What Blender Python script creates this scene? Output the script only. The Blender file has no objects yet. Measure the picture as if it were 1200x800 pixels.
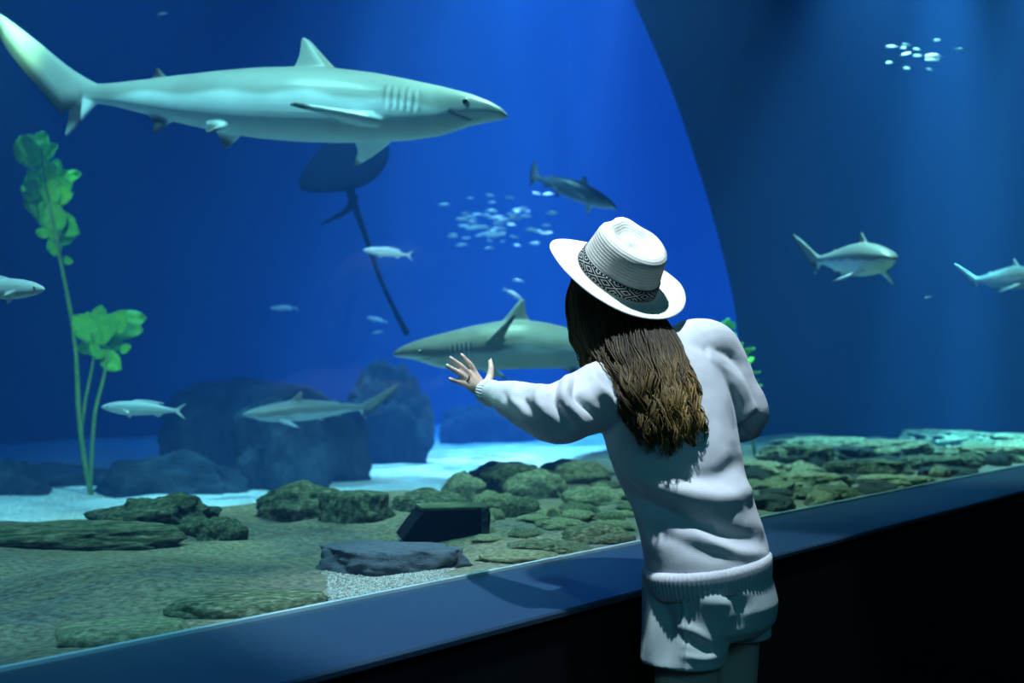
import bpy, bmesh, math, random
import numpy as np
from mathutils import Vector, Matrix, noise

# ------------------------------------------------------------------ camera, world, lights, exposure
sc = bpy.context.scene
col = sc.collection
FPX = 1350.0                      # focal length in pixels of the 1200 x 800 frame
CAM = Vector((0.0, 0.0, 1.29))
PITCH = math.atan(45.0 / FPX)     # horizon lies at row 445

cam_d = bpy.data.cameras.new('camera')
cam_d.sensor_width = 36.0
cam_d.lens = 36.0 * FPX / 1200.0
cam_d.clip_start = 0.05
cam_d.dof.use_dof = True
cam_d.dof.focus_distance = 2.42
cam_d.dof.aperture_fstop = 3.6
cam = bpy.data.objects.new('camera', cam_d)
col.objects.link(cam)
cam.location = CAM
cam.rotation_euler = (math.pi / 2 + PITCH, 0, 0)
sc.camera = cam

def ray(px, py):
    a, b = (px - 600.0) / FPX, (400.0 - py) / FPX
    c, s = math.cos(PITCH), math.sin(PITCH)
    d = Vector((a, c - b * s, s + b * c))
    return d / d.y                # depth is measured along world Y

def P(px, py, depth):
    return CAM + ray(px, py) * depth

def G(px, py, z):                 # ground point at height z seen at a pixel
    r = ray(px, py)
    return CAM + r * ((z - CAM.z) / r.z)

# window frame of reference: u along the glass, v into the tank
U = Vector((1100.0, FPX, 0)).normalized()
V = Vector((-U.y, U.x, 0))
LEDGE_Z = 0.87
W0 = G(755, 634.0, LEDGE_Z)
LEDGE_W = abs((G(755, 690, LEDGE_Z) - W0).dot(V))
ORG = Vector((W0.x, W0.y, 0))

def W(u, v, z):
    return ORG + U * u + V * v + Vector((0, 0, z))

def uv_of(p):
    d = Vector((p[0], p[1], 0)) - ORG
    return d.dot(U), d.dot(V)

def on_v(px, py, v):              # pixel ray met with the plane v = const
    r = ray(px, py)
    t = (v - (CAM - ORG).dot(V)) / r.dot(V)
    return CAM + r * t

def on_u(px, py, u):
    r = ray(px, py)
    t = (u - (CAM - ORG).dot(U)) / r.dot(U)
    return CAM + r * t

sc.view_settings.view_transform = 'Standard'
sc.view_settings.look = 'None'
sc.view_settings.gamma = 1.0
sc.view_settings.use_curve_mapping = False
sc.view_settings.exposure = 0.0
sc.cycles.use_denoising = True
sc.cycles.volume_bounces = 1
sc.cycles.max_bounces = 8
sc.cycles.transparent_max_bounces = 24
sc.cycles.sample_clamp_indirect = 4.0

wd = bpy.data.worlds.new('world')
sc.world = wd
wd.use_nodes = True
wd.node_tree.nodes['Background'].inputs[0].default_value = (0.012, 0.10, 0.17, 1)
wd.node_tree.nodes['Background'].inputs[1].default_value = 0.12

def light(name, kind, loc, target, energy, color, **kw):
    d = bpy.data.lights.new(name, kind)
    d.energy = energy
    d.color = color
    for k, v in kw.items():
        setattr(d, k, v)
    o = bpy.data.objects.new(name, d)
    col.objects.link(o)
    o.location = loc
    o.rotation_euler = (Vector(target) - Vector(loc)).to_track_quat('-Z', 'Y').to_euler()
    return o

def spot(name, loc, target, energy, color, deg, blend=0.6, size=0.08):
    return light(name, 'SPOT', loc, target, energy, color,
                 spot_size=math.radians(deg), spot_blend=blend, shadow_soft_size=size)

def ripple(o, scale, lo, hi, stretch=(1, 1, 1)):
    """light broken up by the moving water surface under the lamp"""
    d = o.data
    d.use_nodes = True
    nt = d.node_tree
    em = nt.nodes['Emission']
    tc = nt.nodes.new('ShaderNodeTexCoord')
    mp = nt.nodes.new('ShaderNodeMapping'); mp.inputs['Scale'].default_value = stretch
    n = nt.nodes.new('ShaderNodeTexNoise'); n.inputs['Scale'].default_value = scale; n.inputs['Detail'].default_value = 2.0; n.inputs['Distortion'].default_value = 1.2
    mr = nt.nodes.new('ShaderNodeMapRange')
    mr.inputs['From Min'].default_value = 0.38; mr.inputs['From Max'].default_value = 0.66
    mr.inputs['To Min'].default_value = lo; mr.inputs['To Max'].default_value = hi
    nt.links.new(tc.outputs['Normal'], mp.inputs['Vector']); nt.links.new(mp.outputs[0], n.inputs['Vector'])
    nt.links.new(n.outputs['Fac'], mr.inputs['Value']); nt.links.new(mr.outputs[0], em.inputs['Strength'])
    return o

# daylight-blue panels above the open water
light('water_panel', 'AREA', W(11.5, 6.0, 9.0), W(11.5, 6.0, 0), 1150, (0.09, 0.42, 1.0), shape='RECTANGLE', size=7.0, size_y=7.0, spread=1.5)
light('water_panel', 'AREA', W(5.1, 0.9, 5.6), W(5.0, 0.8, 0), 70, (0.24, 0.95, 1.0), shape='RECTANGLE', size=1.2, size_y=1.0, spread=0.9)  # extra panel added to brighten the water and reef on the right
light('water_panel', 'AREA', W(3.0, 4.0, 6.4), W(3.0, 4.6, 0), 16, (0.08, 0.42, 1.0), shape='RECTANGLE', size=6.0, size_y=5.0)
# shafts of light through the surface
ripple(spot('shaft_lamp', P(790, -330, 8.8), P(590, 480, 9.6), 5600, (0.55, 0.78, 1.0), 16, 0.9), 14, 0.3, 1.9)
ripple(spot('shaft_lamp', P(740, -300, 7.6), P(690, 420, 8.4), 2600, (0.90, 0.92, 1.0), 13, 0.9), 18, 0.2, 1.9)
for _x0, _x1, _d, _e, _w in ((505, 470, 7.0, 520, 4.5), (552, 528, 7.3, 640, 5.0), (716, 700, 7.0, 900, 4.0), (668, 600, 7.6, 900, 5.0), (310, 270, 6.8, 160, 5.0)):
    spot('shaft_lamp', P(_x0, -260, _d), P(_x1, 330, _d + 0.4), _e, (0.75, 0.86, 1.0), _w, 0.8)
ripple(spot('shaft_lamp', P(575, -300, 7.2), P(490, 330, 8.0), 500, (0.30, 0.56, 1.0), 9, 0.9), 20, 0.2, 1.9)
ripple(spot('shaft_lamp', P(340, -300, 7.0), P(250, 330, 8.0), 260, (0.16, 0.42, 1.0), 12, 0.9), 16, 0.2, 1.9)
ripple(spot('shaft_lamp', P(1120, -300, 7.3), P(1100, 560, 7.3), 7500, (0.26, 0.95, 1.0), 17, 0.9), 16, 0.2, 1.9)
ripple(spot('shaft_lamp', P(1225, -300, 7.4), P(1190, 560, 7.4), 7500, (0.26, 0.95, 1.0), 17, 0.9), 16, 0.2, 1.9)
# lamps that wash the bright sand and the front of the tank
ripple(spot('sand_lamp', W(4.8, 4.8, 7.8), W(4.8, 4.8, 0.6), 6200, (0.42, 0.88, 1.0), 36, 0.5), 16, 0.45, 1.6)
ripple(spot('sand_lamp', W(0.9, 4.2, 5.2), W(0.7, 3.7, 0.6), 520, (0.22, 0.80, 1.0), 46, 0.5), 16, 0.25, 1.8)
ripple(spot('sand_lamp', W(2.6, 3.9, 5.6), W(2.5, 3.3, 0.6), 1100, (0.30, 0.82, 1.0), 44, 0.5), 16, 0.35, 1.7)
ripple(spot('sand_lamp', W(7.6, 6.5, 8.8), W(7.4, 6.0, 0.5), 5200, (0.36, 0.80, 1.0), 40, 0.5), 16, 0.45, 1.6)
spot('front_lamp', W(-1.4, 0.9, 4.4), W(-0.6, 1.9, 1.0), 620, (0.40, 1.0, 0.86), 78, 0.5)
spot('front_lamp', W(1.5, 0.8, 4.2), W(1.4, 1.8, 1.0), 620, (0.52, 1.0, 0.70), 78, 0.5)
spot('front_lamp', W(3.6, 0.8, 4.2), W(3.8, 0.7, 1.0), 760, (0.44, 1.0, 0.84), 66, 0.6)
spot('kelp_fill_lamp', P(-150, -230, 3.2), P(80, 270, 5.8), 430, (0.46, 1.0, 0.44), 24, 0.6)  # extra spot added only to brighten the kelp leaves
# ceiling spots of the hall over the visitor
spot('ceiling_spot', (0.20, 1.94, 3.45), (0.32, 2.32, 1.0), 390, (0.68, 0.87, 1.0), 42, 0.35, 0.03)
spot('ceiling_spot', W(-3.4, -0.9, 3.1), W(-1.9, -0.2, 0.87), 240, (0.18, 0.64, 1.0), 36, 0.7, 0.05)

# dim area light added behind the camera to fill the visitor's back
light('hall_fill_light', 'AREA', W(-4.0, -4.5, 3.6), W(-1.5, -0.8, 0.8), 28, (0.10, 0.62, 0.85), shape='RECTANGLE', size=2.4, size_y=1.2)

# ------------------------------------------------------------------ helpers
def tag(o, label=None, cat=None, group=None, kind=None):
    if label: o['label'] = label
    if cat: o['category'] = cat
    if group: o['group'] = group
    if kind: o['kind'] = kind
    return o

def empty(name, loc=(0, 0, 0)):
    o = bpy.data.objects.new(name, None)
    o.empty_display_size = 0.1
    col.objects.link(o)
    o.location = loc
    return o

def mesh_obj(name, verts, faces, mat, parent=None, smooth=True, colors=None, uvs=None):
    me = bpy.data.meshes.new(name)
    me.from_pydata([tuple(v) for v in verts], [], faces)
    bm = bmesh.new(); bm.from_mesh(me)
    bmesh.ops.recalc_face_normals(bm, faces=bm.faces[:])
    bm.to_mesh(me); bm.free()
    return finish(name, me, mat, parent, smooth, colors)

def finish(name, me, mat, parent=None, smooth=True, colors=None):
    me.name = name
    if smooth:
        me.polygons.foreach_set('use_smooth', [True] * len(me.polygons))
    me.materials.clear()
    me.materials.append(mat)
    if colors is not None:
        at = me.color_attributes.new('tint', 'FLOAT_COLOR', 'POINT')
        c = np.ones((len(me.vertices), 4), dtype=np.float32)
        c[:, :3] = np.asarray(colors, dtype=np.float32)[:, :3]
        at.data.foreach_set('color', c.ravel())
    o = bpy.data.objects.new(name, me)
    col.objects.link(o)
    if parent is not None:
        o.parent = parent
        o.matrix_parent_inverse = parent_inv(parent)
    return o

def parent_inv(p):
    # world matrix of a not yet evaluated chain of parents
    m = Matrix.Identity(4)
    while p is not None:
        m = p.matrix_basis.copy() if p.parent is None else p.matrix_parent_inverse @ p.matrix_basis
        break
    return world_of(p).inverted()

def world_of(p):
    m = p.matrix_basis.copy()
    if p.parent is not None:
        m = world_of(p.parent) @ p.matrix_parent_inverse @ m
    return m

def box_data(c, size, ax=None):
    ax = ax or (Vector((1, 0, 0)), Vector((0, 1, 0)), Vector((0, 0, 1)))
    vs = []
    for dx in (-.5, .5):
        for dy in (-.5, .5):
            for dz in (-.5, .5):
                vs.append(Vector(c) + ax[0] * dx * size[0] + ax[1] * dy * size[1] + ax[2] * dz * size[2])
    fs = [(0, 1, 3, 2), (4, 6, 7, 5), (0, 4, 5, 1), (2, 3, 7, 6), (0, 2, 6, 4), (1, 5, 7, 3)]
    return vs, fs

def merge(parts):
    V_, F_ = [], []
    for vs, fs in parts:
        b = len(V_)
        V_ += [Vector(v) for v in vs]
        F_ += [tuple(i + b for i in f) for f in fs]
    return V_, F_

def cr(pts, t):
    """Catmull-Rom through pts (numpy rows), t in 0..1"""
    pts = np.asarray(pts, dtype=float)
    n = len(pts) - 1
    x = min(max(t, 0.0), 1.0) * n
    i = min(int(x), n - 1)
    f = x - i
    p1, p2 = pts[i], pts[i + 1]
    p0 = pts[i - 1] if i > 0 else 2 * p1 - p2
    p3 = pts[i + 2] if i + 2 <= n else 2 * p2 - p1
    return 0.5 * ((2 * p1) + (-p0 + p2) * f + (2 * p0 - 5 * p1 + 4 * p2 - p3) * f * f + (-p0 + 3 * p1 - 3 * p2 + p3) * f ** 3)

def loft(sections, n=24, power=2.0):
    """closed tube; a section is (centre, axis_a, axis_b, ra, rb)"""
    vs, fs = [], []
    for c, a, b, ra, rb in sections:
        c = Vector(c)
        for k in range(n):
            th = 2 * math.pi * k / n
            ct, st = math.cos(th), math.sin(th)
            x = math.copysign(abs(ct) ** (2 / power), ct)
            y = math.copysign(abs(st) ** (2 / power), st)
            vs.append(c + Vector(a) * ra * x + Vector(b) * rb * y)
    m = len(sections)
    for i in range(m - 1):
        for k in range(n):
            k2 = (k + 1) % n
            fs.append((i * n + k, i * n + k2, (i + 1) * n + k2, (i + 1) * n + k))
    fs.append(tuple(range(n))[::-1])
    fs.append(tuple((m - 1) * n + k for k in range(n)))
    return vs, fs

def tube(points, radii, n=12, sub=1, hint=Vector((0, 0, 1))):
    """closed round tube through points (Catmull-Rom resampled)"""
    pr = np.array([list(p) + [r] for p, r in zip(points, radii)])
    m = (len(points) - 1) * sub
    sm = [cr(pr, i / m) for i in range(m + 1)]
    secs = []
    a_prev = None
    for i, s in enumerate(sm):
        p = Vector(s[:3])
        q0 = Vector(sm[max(i - 1, 0)][:3]); q1 = Vector(sm[min(i + 1, m)][:3])
        t = (q1 - q0).normalized()
        if a_prev is None:
            a = t.cross(hint)
            if a.length < 1e-3: a = t.cross(Vector((1, 0, 0)))
        else:
            a = a_prev - t * a_prev.dot(t)
        a.normalize(); a_prev = a
        secs.append((p, a, t.cross(a), max(s[3], 1e-4), max(s[3], 1e-4)))
    return loft(secs, n)

def ball(c, r, axes=None, seg=16, rings=10):
    c = Vector(c)
    if not hasattr(r, '__len__'): r = (r, r, r)
    ax = axes or (Vector((1, 0, 0)), Vector((0, 1, 0)), Vector((0, 0, 1)))
    vs = [c + ax[2] * r[2]]
    for i in range(1, rings):
        ph = math.pi * i / rings
        for k in range(seg):
            th = 2 * math.pi * k / seg
            vs.append(c + ax[0] * r[0] * math.sin(ph) * math.cos(th) + ax[1] * r[1] * math.sin(ph) * math.sin(th) + ax[2] * r[2] * math.cos(ph))
    vs.append(c - ax[2] * r[2])
    fs = []
    for k in range(seg):
        fs.append((0, 1 + k, 1 + (k + 1) % seg))
    for i in range(rings - 2):
        b = 1 + i * seg
        for k in range(seg):
            k2 = (k + 1) % seg
            fs.append((b + k, b + seg + k, b + seg + k2, b + k2))
    b = 1 + (rings - 2) * seg
    for k in range(seg):
        fs.append((b + k, len(vs) - 1, b + (k + 1) % seg))
    return vs, fs

def remesh(parts, voxel, smooth_it=4, smooth_f=0.5):
    """one continuous skin over overlapping closed shapes"""
    vs, fs = merge(parts)
    me = bpy.data.meshes.new('skin_source')
    me.from_pydata([tuple(v) for v in vs], [], fs)
    bm = bmesh.new(); bm.from_mesh(me)
    bmesh.ops.recalc_face_normals(bm, faces=bm.faces[:])
    bm.to_mesh(me); bm.free()
    o = bpy.data.objects.new('skin_source', me)
    col.objects.link(o)
    r = o.modifiers.new('r', 'REMESH'); r.mode = 'VOXEL'; r.voxel_size = voxel
    if smooth_it:
        s = o.modifiers.new('s', 'SMOOTH'); s.factor = smooth_f; s.iterations = smooth_it
    dg = bpy.context.evaluated_depsgraph_get()
    out = bpy.data.meshes.new_from_object(o.evaluated_get(dg))
    bpy.data.objects.remove(o); bpy.data.meshes.remove(me)
    return out

def get_co(me):
    a = np.empty(len(me.vertices) * 3, dtype=np.float32)
    me.vertices.foreach_get('co', a)
    return a.reshape(-1, 3).astype(float)

def get_no(me):
    a = np.empty(len(me.vertices) * 3, dtype=np.float32)
    me.vertices.foreach_get('normal', a)
    return a.reshape(-1, 3).astype(float)

def set_co(me, co):
    me.vertices.foreach_set('co', np.asarray(co, dtype=np.float32).ravel())
    me.update()

def sstep(a, b, x):
    t = np.clip((x - a) / (b - a), 0, 1)
    return t * t * (3 - 2 * t)

# ------------------------------------------------------------------ materials
def mat(name, rough=0.6, spec=0.4, base=(0.5, 0.5, 0.5)):
    m = bpy.data.materials.new(name)
    m.use_nodes = True
    nt = m.node_tree
    b = nt.nodes['Principled BSDF']
    b.inputs['Base Color'].default_value = (*base, 1)
    b.inputs['Roughness'].default_value = rough
    b.inputs['Specular IOR Level'].default_value = spec
    return m, nt, b

def nd(nt, t, **kw):
    n = nt.nodes.new(t)
    for k, v in kw.items():
        if k.startswith('i_'):
            key = k[2:]
            key = int(key) if key.isdigit() else key
            n.inputs[key].default_value = v
        else:
            setattr(n, k, v)
    return n

def ramp(nt, src, stops):
    r = nt.nodes.new('ShaderNodeValToRGB')
    while len(r.color_ramp.elements) < len(stops):
        r.color_ramp.elements.new(0.5)
    for e, (p, c) in zip(r.color_ramp.elements, stops):
        e.position = p; e.color = (*c, 1)
    nt.links.new(src, r.inputs[0])
    return r

def noise_mat(name, stops, scale, rough=0.8, bump=0.3, bscale=None, detail=6, coord='Object', spec=0.3, dist=0.02):
    m, nt, b = mat(name, rough, spec)
    tc = nd(nt, 'ShaderNodeTexCoord')
    n = nd(nt, 'ShaderNodeTexNoise'); n.inputs['Scale'].default_value = scale; n.inputs['Detail'].default_value = detail
    n.inputs['Roughness'].default_value = 0.62
    nt.links.new(tc.outputs[coord], n.inputs['Vector'])
    r = ramp(nt, n.outputs['Fac'], stops)
    nt.links.new(r.outputs[0], b.inputs['Base Color'])
    if bump:
        n2 = nd(nt, 'ShaderNodeTexNoise'); n2.inputs['Scale'].default_value = bscale or scale * 5; n2.inputs['Detail'].default_value = 5
        nt.links.new(tc.outputs[coord], n2.inputs['Vector'])
        bp = nd(nt, 'ShaderNodeBump'); bp.inputs['Strength'].default_value = bump; bp.inputs['Distance'].default_value = dist
        nt.links.new(n2.outputs['Fac'], bp.inputs['Height'])
        nt.links.new(bp.outputs[0], b.inputs['Normal'])
    return m

def tint_mat(name, rough=0.5, spec=0.4, nscale=30, namp=0.25, bump=0.0, bscale=120, dist=0.002, sss=0.0):
    """colour comes from the mesh's own colouring, broken up by noise"""
    m, nt, b = mat(name, rough, spec)
    a = nd(nt, 'ShaderNodeAttribute', attribute_name='tint')
    tc = nd(nt, 'ShaderNodeTexCoord')
    n = nd(nt, 'ShaderNodeTexNoise'); n.inputs['Scale'].default_value = nscale; n.inputs['Detail'].default_value = 4
    nt.links.new(tc.outputs['Object'], n.inputs['Vector'])
    mr = nd(nt, 'ShaderNodeMapRange'); mr.inputs['From Min'].default_value = 0.3; mr.inputs['From Max'].default_value = 0.7
    mr.inputs['To Min'].default_value = 1 - namp; mr.inputs['To Max'].default_value = 1 + namp
    nt.links.new(n.outputs['Fac'], mr.inputs['Value'])
    mx = nd(nt, 'ShaderNodeVectorMath', operation='SCALE')
    nt.links.new(a.outputs['Color'], mx.inputs[0]); nt.links.new(mr.outputs[0], mx.inputs['Scale'])
    nt.links.new(mx.outputs[0], b.inputs['Base Color'])
    if bump:
        n2 = nd(nt, 'ShaderNodeTexNoise'); n2.inputs['Scale'].default_value = bscale; n2.inputs['Detail'].default_value = 3
        nt.links.new(tc.outputs['Object'], n2.inputs['Vector'])
        bp = nd(nt, 'ShaderNodeBump'); bp.inputs['Strength'].default_value = bump; bp.inputs['Distance'].default_value = dist
        nt.links.new(n2.outputs['Fac'], bp.inputs['Height'])
        nt.links.new(bp.outputs[0], b.inputs['Normal'])
    return m

M = {}
M['tank_wall'] = noise_mat('tank_wall', [(0.3, (0.010, 0.035, 0.08)), (0.7, (0.02, 0.06, 0.12))], 0.6, 0.9, 0.2)
M['divider'] = noise_mat('divider', [(0.3, (0.006, 0.012, 0.022)), (0.7, (0.012, 0.022, 0.035))], 0.5, 0.75, 0.1)
M['ledge'] = noise_mat('ledge', [(0.3, (0.014, 0.040, 0.072)), (0.7, (0.020, 0.050, 0.086))], 2.0, 0.38, 0.03, 90, spec=0.5)
M['black'] = noise_mat('black_panel', [(0.3, (0.004, 0.005, 0.007)), (0.7, (0.008, 0.009, 0.012))], 3, 0.7, 0.0, spec=0.15)
M['hall_floor'] = noise_mat('hall_floor', [(0.3, (0.006, 0.007, 0.009)), (0.7, (0.012, 0.013, 0.016))], 8, 0.6, 0.1, spec=0.2)
M['seal'] = noise_mat('seal', [(0.3, (0.30, 0.45, 0.48)), (0.7, (0.45, 0.6, 0.62))], 6, 0.25, 0.0, spec=0.6)
M['rock'] = noise_mat('reef_rock', [(0.22, (0.010, 0.022, 0.014)), (0.42, (0.055, 0.085, 0.045)), (0.56, (0.16, 0.18, 0.11)), (0.74, (0.44, 0.43, 0.30))], 7, 0.9, 0.6, 38, dist=0.03)
M['rock_pale'] = noise_mat('pale_rock', [(0.25, (0.06, 0.09, 0.05)), (0.45, (0.20, 0.22, 0.13)), (0.7, (0.50, 0.48, 0.32))], 7, 0.9, 0.6, 40, dist=0.03)
M['rock_dark'] = noise_mat('dark_rock', [(0.25, (0.012, 0.022, 0.03)), (0.5, (0.04, 0.06, 0.06)), (0.75, (0.11, 0.13, 0.10))], 6, 0.85, 0.6, 36, dist=0.03)
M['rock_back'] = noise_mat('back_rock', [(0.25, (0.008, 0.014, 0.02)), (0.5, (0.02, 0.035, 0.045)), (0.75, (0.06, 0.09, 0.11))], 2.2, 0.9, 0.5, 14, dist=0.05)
M['slab'] = noise_mat('slate_slab', [(0.25, (0.05, 0.075, 0.11)), (0.5, (0.09, 0.12, 0.16)), (0.75, (0.14, 0.17, 0.20))], 9, 0.75, 0.5, 50, dist=0.02)

def glass_mat():
    m = bpy.data.materials.new('window_acrylic'); m.use_nodes = True
    nt = m.node_tree; nt.nodes.clear()
    out = nd(nt, 'ShaderNodeOutputMaterial')
    tr = nd(nt, 'ShaderNodeBsdfTransparent'); tr.inputs[0].default_value = (0.97, 0.99, 1.0, 1)
    gl = nd(nt, 'ShaderNodeBsdfGlossy'); gl.inputs['Roughness'].default_value = 0.02
    lw = nd(nt, 'ShaderNodeLayerWeight'); lw.inputs['Blend'].default_value = 0.5
    pw = nd(nt, 'ShaderNodeMath', operation='POWER'); pw.inputs[1].default_value = 5.0
    nt.links.new(lw.outputs['Facing'], pw.inputs[0])
    fr = nd(nt, 'ShaderNodeMapRange'); fr.inputs['To Min'].default_value = 0.012; fr.inputs['To Max'].default_value = 0.35
    nt.links.new(pw.outputs[0], fr.inputs['Value'])
    mx = nd(nt, 'ShaderNodeMixShader')
    nt.links.new(fr.outputs[0], mx.inputs[0]); nt.links.new(tr.outputs[0], mx.inputs[1]); nt.links.new(gl.outputs[0], mx.inputs[2])
    nt.links.new(mx.outputs[0], out.inputs['Surface'])
    return m
M['glass'] = glass_mat()

def water_mat():
    m = bpy.data.materials.new('tank_water'); m.use_nodes = True
    nt = m.node_tree; nt.nodes.clear()
    out = nd(nt, 'ShaderNodeOutputMaterial')
    s = nd(nt, 'ShaderNodeVolumeScatter'); s.inputs['Color'].default_value = (0.085, 0.29, 1.0, 1); s.inputs['Density'].default_value = 0.042; s.inputs['Anisotropy'].default_value = 0.1
    a = nd(nt, 'ShaderNodeVolumeAbsorption'); a.inputs['Color'].default_value = (0.0, 0.48, 0.86, 1); a.inputs['Density'].default_value = 0.11
    ad = nd(nt, 'ShaderNodeAddShader')
    nt.links.new(s.outputs[0], ad.inputs[0]); nt.links.new(a.outputs[0], ad.inputs[1])
    nt.links.new(ad.outputs[0], out.inputs['Volume'])
    return m
M['water'] = water_mat()

# ------------------------------------------------------------------ the setting: hall side
AX = (U, V, Vector((0, 0, 1)))
def wbox(name, u0, u1, v0, v1, z0, z1, m, kind='structure', parent=None, label=None):
    vs, fs = box_data(W((u0 + u1) / 2, (v0 + v1) / 2, (z0 + z1) / 2), (u1 - u0, v1 - v0, z1 - z0), AX)
    o = mesh_obj(name, vs, fs, M[m], parent, smooth=False)
    if kind and parent is None: tag(o, label, None, None, kind)
    return o

U0, U1, VB, ZT, ZB = -5.0, 16.0, 12.0, 9.5, 0.2
UD = 6.0
tag(mesh_obj('floor', *box_data(W(1.0, -5.0, -0.05), (24, 10 - 2 * LEDGE_W + 0.7, 0.1), AX), M['hall_floor'], smooth=False), 'dark floor of the viewing hall', None, None, 'structure')
wbox('wall_front', U0, U1, -LEDGE_W + 0.004, 0.0, 0.0, LEDGE_Z - 0.025, 'black', label='black panelled wall under the window ledge')
def ledge():
    b = 0.004
    prof = [(-LEDGE_W, LEDGE_Z - 0.012), (-LEDGE_W, LEDGE_Z - b), (-LEDGE_W + b, LEDGE_Z), (-0.012, LEDGE_Z), (-0.012, LEDGE_Z - 0.012)]
    vs = [W(u, v, z) for u in (U0, U1) for v, z in prof]
    n = len(prof)
    fs = [(k, (k + 1) % n, n + (k + 1) % n, n + k) for k in range(n)] + [tuple(range(n)), tuple(range(n, 2 * n))]
    o = mesh_obj('trim_1', vs, fs, M['ledge'], smooth=False)
    tag(o, 'smooth blue-grey window ledge with a crisp front edge', None, None, 'structure')
ledge()
win = empty('window_1', W(0, 0, LEDGE_Z))
tag(win, 'tall clear aquarium window standing on the ledge', None, None, 'structure')
wbox('pane', U0, U1, 0.0, 0.05, LEDGE_Z - 0.02, 4.6, 'glass', parent=win)
wbox('seal_strip', U0, U1, -0.012, 0.0, LEDGE_Z - 0.02, LEDGE_Z + 0.006, 'seal', parent=win)
wbox('wall_header', U0, U1, -0.25, 0.05, 4.6, 9.7, 'black', label='dark wall above the aquarium window')
wbox('wall_back', U0, U1, VB, VB + 0.2, ZB - 0.2, 9.7, 'tank_wall', label='far back wall of the tank')
wbox('wall_right', U1, U1 + 0.2, 0.1, VB, ZB - 0.2, 9.7, 'tank_wall', label='far end wall of the tank')
wbox('wall_left', U0 - 0.2, U0, 0.1, VB, ZB - 0.2, 9.7, 'tank_wall', label='near end wall of the tank')

# dividing wall with the arched opening
def divider():
    arc = [(700, -110), (722, -50), (742, 0), (765, 52), (787, 105), (806, 160), (826, 222), (845, 290), (859, 350), (867, 410), (872, 480), (873, 560)]
    pts = []
    for k in range(45):
        q = cr(arc, k / 44)
        p = on_u(q[0], q[1], UD)
        pts.append((uv_of(p)[1], p.z))
    pts = [(pts[0][0] + 0.9, 9.6)] + pts + [(pts[-1][0], ZB), (0.056, ZB), (0.056, 9.6)]
    n = len(pts)
    vs = [W(UD, v, z) for v, z in pts] + [W(UD + 0.35, v, z) for v, z in pts]
    fs = [tuple(range(n)), tuple(range(n, 2 * n))] + [(k, (k + 1) % n, n + (k + 1) % n, n + k) for k in range(n)]
    o = mesh_obj('wall_divider', vs, fs, M['divider'], smooth=False)
    tag(o, 'dark dividing wall with a tall arched opening into the far tank', None, None, 'structure')
divider()

# water that fills the tank
vs, fs = box_data(W((U0 + U1) / 2, (0.052 + VB) / 2, (ZB + ZT) / 2), (U1 - U0 - 0.02, VB - 0.06, ZT - ZB), AX)
tag(mesh_obj('water', vs, fs, M['water'], smooth=False), 'clear blue water filling the whole tank', 'water', None, 'stuff')

# ------------------------------------------------------------------ tank bed
def bed_z(u, v):
    drop = sstep(1.6, 2.9, v + 0.25 * math.sin(u * 0.9) - 0.25 * max(u - 1.0, 0))
    z = 0.835 - 0.20 * drop - 0.10 * sstep(4.5, 9.0, v)
    nz = noise.fractal(Vector((u * 1.3, v * 1.3, 3.1)), 0.9, 2.0, 4)
    z += nz * (0.042 - 0.022 * drop) * min(1.0, 0.25 + v * 2.0)
    z += 0.016 * (1 - drop) * max(0, noise.noise(Vector((u * 2.4, v * 5.0, 9.0)))) * min(1.0, v * 2)
    z += drop * 0.010 * math.sin(v * 9 + 1.5 * noise.noise(Vector((u * .8, v * .8, 0))) * 3 + u * 2.0)
    return float(z)

def tank_bed():
    us = np.concatenate([np.arange(U0 + .02, -2.6, 0.25), np.arange(-2.6, 4.4, 0.035), np.arange(4.4, UD + 2, 0.10), np.arange(UD + 2, U1, 0.3)])
    vv = np.concatenate([np.arange(0.055, 2.8, 0.030), np.arange(2.8, 6.5, 0.07), np.arange(6.5, VB, 0.25)])
    vs, fs, cs = [], [], []
    for v in vv:
        for u in us:
            z = bed_z(u, v)
            vs.append(W(u, v, z))
            drop = sstep(1.6, 2.9, v + 0.25 * math.sin(u * 0.9) - 0.25 * max(u - 1.0, 0))
            alg = noise.fractal(Vector((u * 0.8, v * 1.6, 5.0)), 0.9, 2.0, 4)
            g = noise.fractal(Vector((u * 2.0, v * 4.0, 8.0)), 0.9, 2.0, 3)
            mat_c = np.array([0.19, 0.175, 0.135]) * (1 + 0.55 * alg) + np.array([0.05, 0.035, 0.0]) * max(0, g)
            if g < -0.25: mat_c = mat_c * 0.75 + np.array([0.0, 0.01, 0.03])
            sand = np.array([0.78, 0.80, 0.76])
            k = float(sstep(0.35, 0.75, drop + 0.12 * alg))
            cs.append(mat_c * (1 - k) + sand * k)
    n = len(us)
    for i in range(len(vv) - 1):
        for j in range(n - 1):
            fs.append((i * n + j, i * n + j + 1, (i + 1) * n + j + 1, (i + 1) * n + j))
    m = tint_mat('tank_sand', 0.9, 0.2, 60, 0.5, 0.9, 120, 0.012)
    o = mesh_obj('tank_bed', vs, fs, m, colors=cs)
    # the recalculated normals of an open sheet may point down
    if o.data.polygons[0].normal.z < 0: o.data.flip_normals()
    tag(o, 'sandy bed of the tank, mottled green in front and pale behind', None, None, 'structure')
tank_bed()

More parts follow.
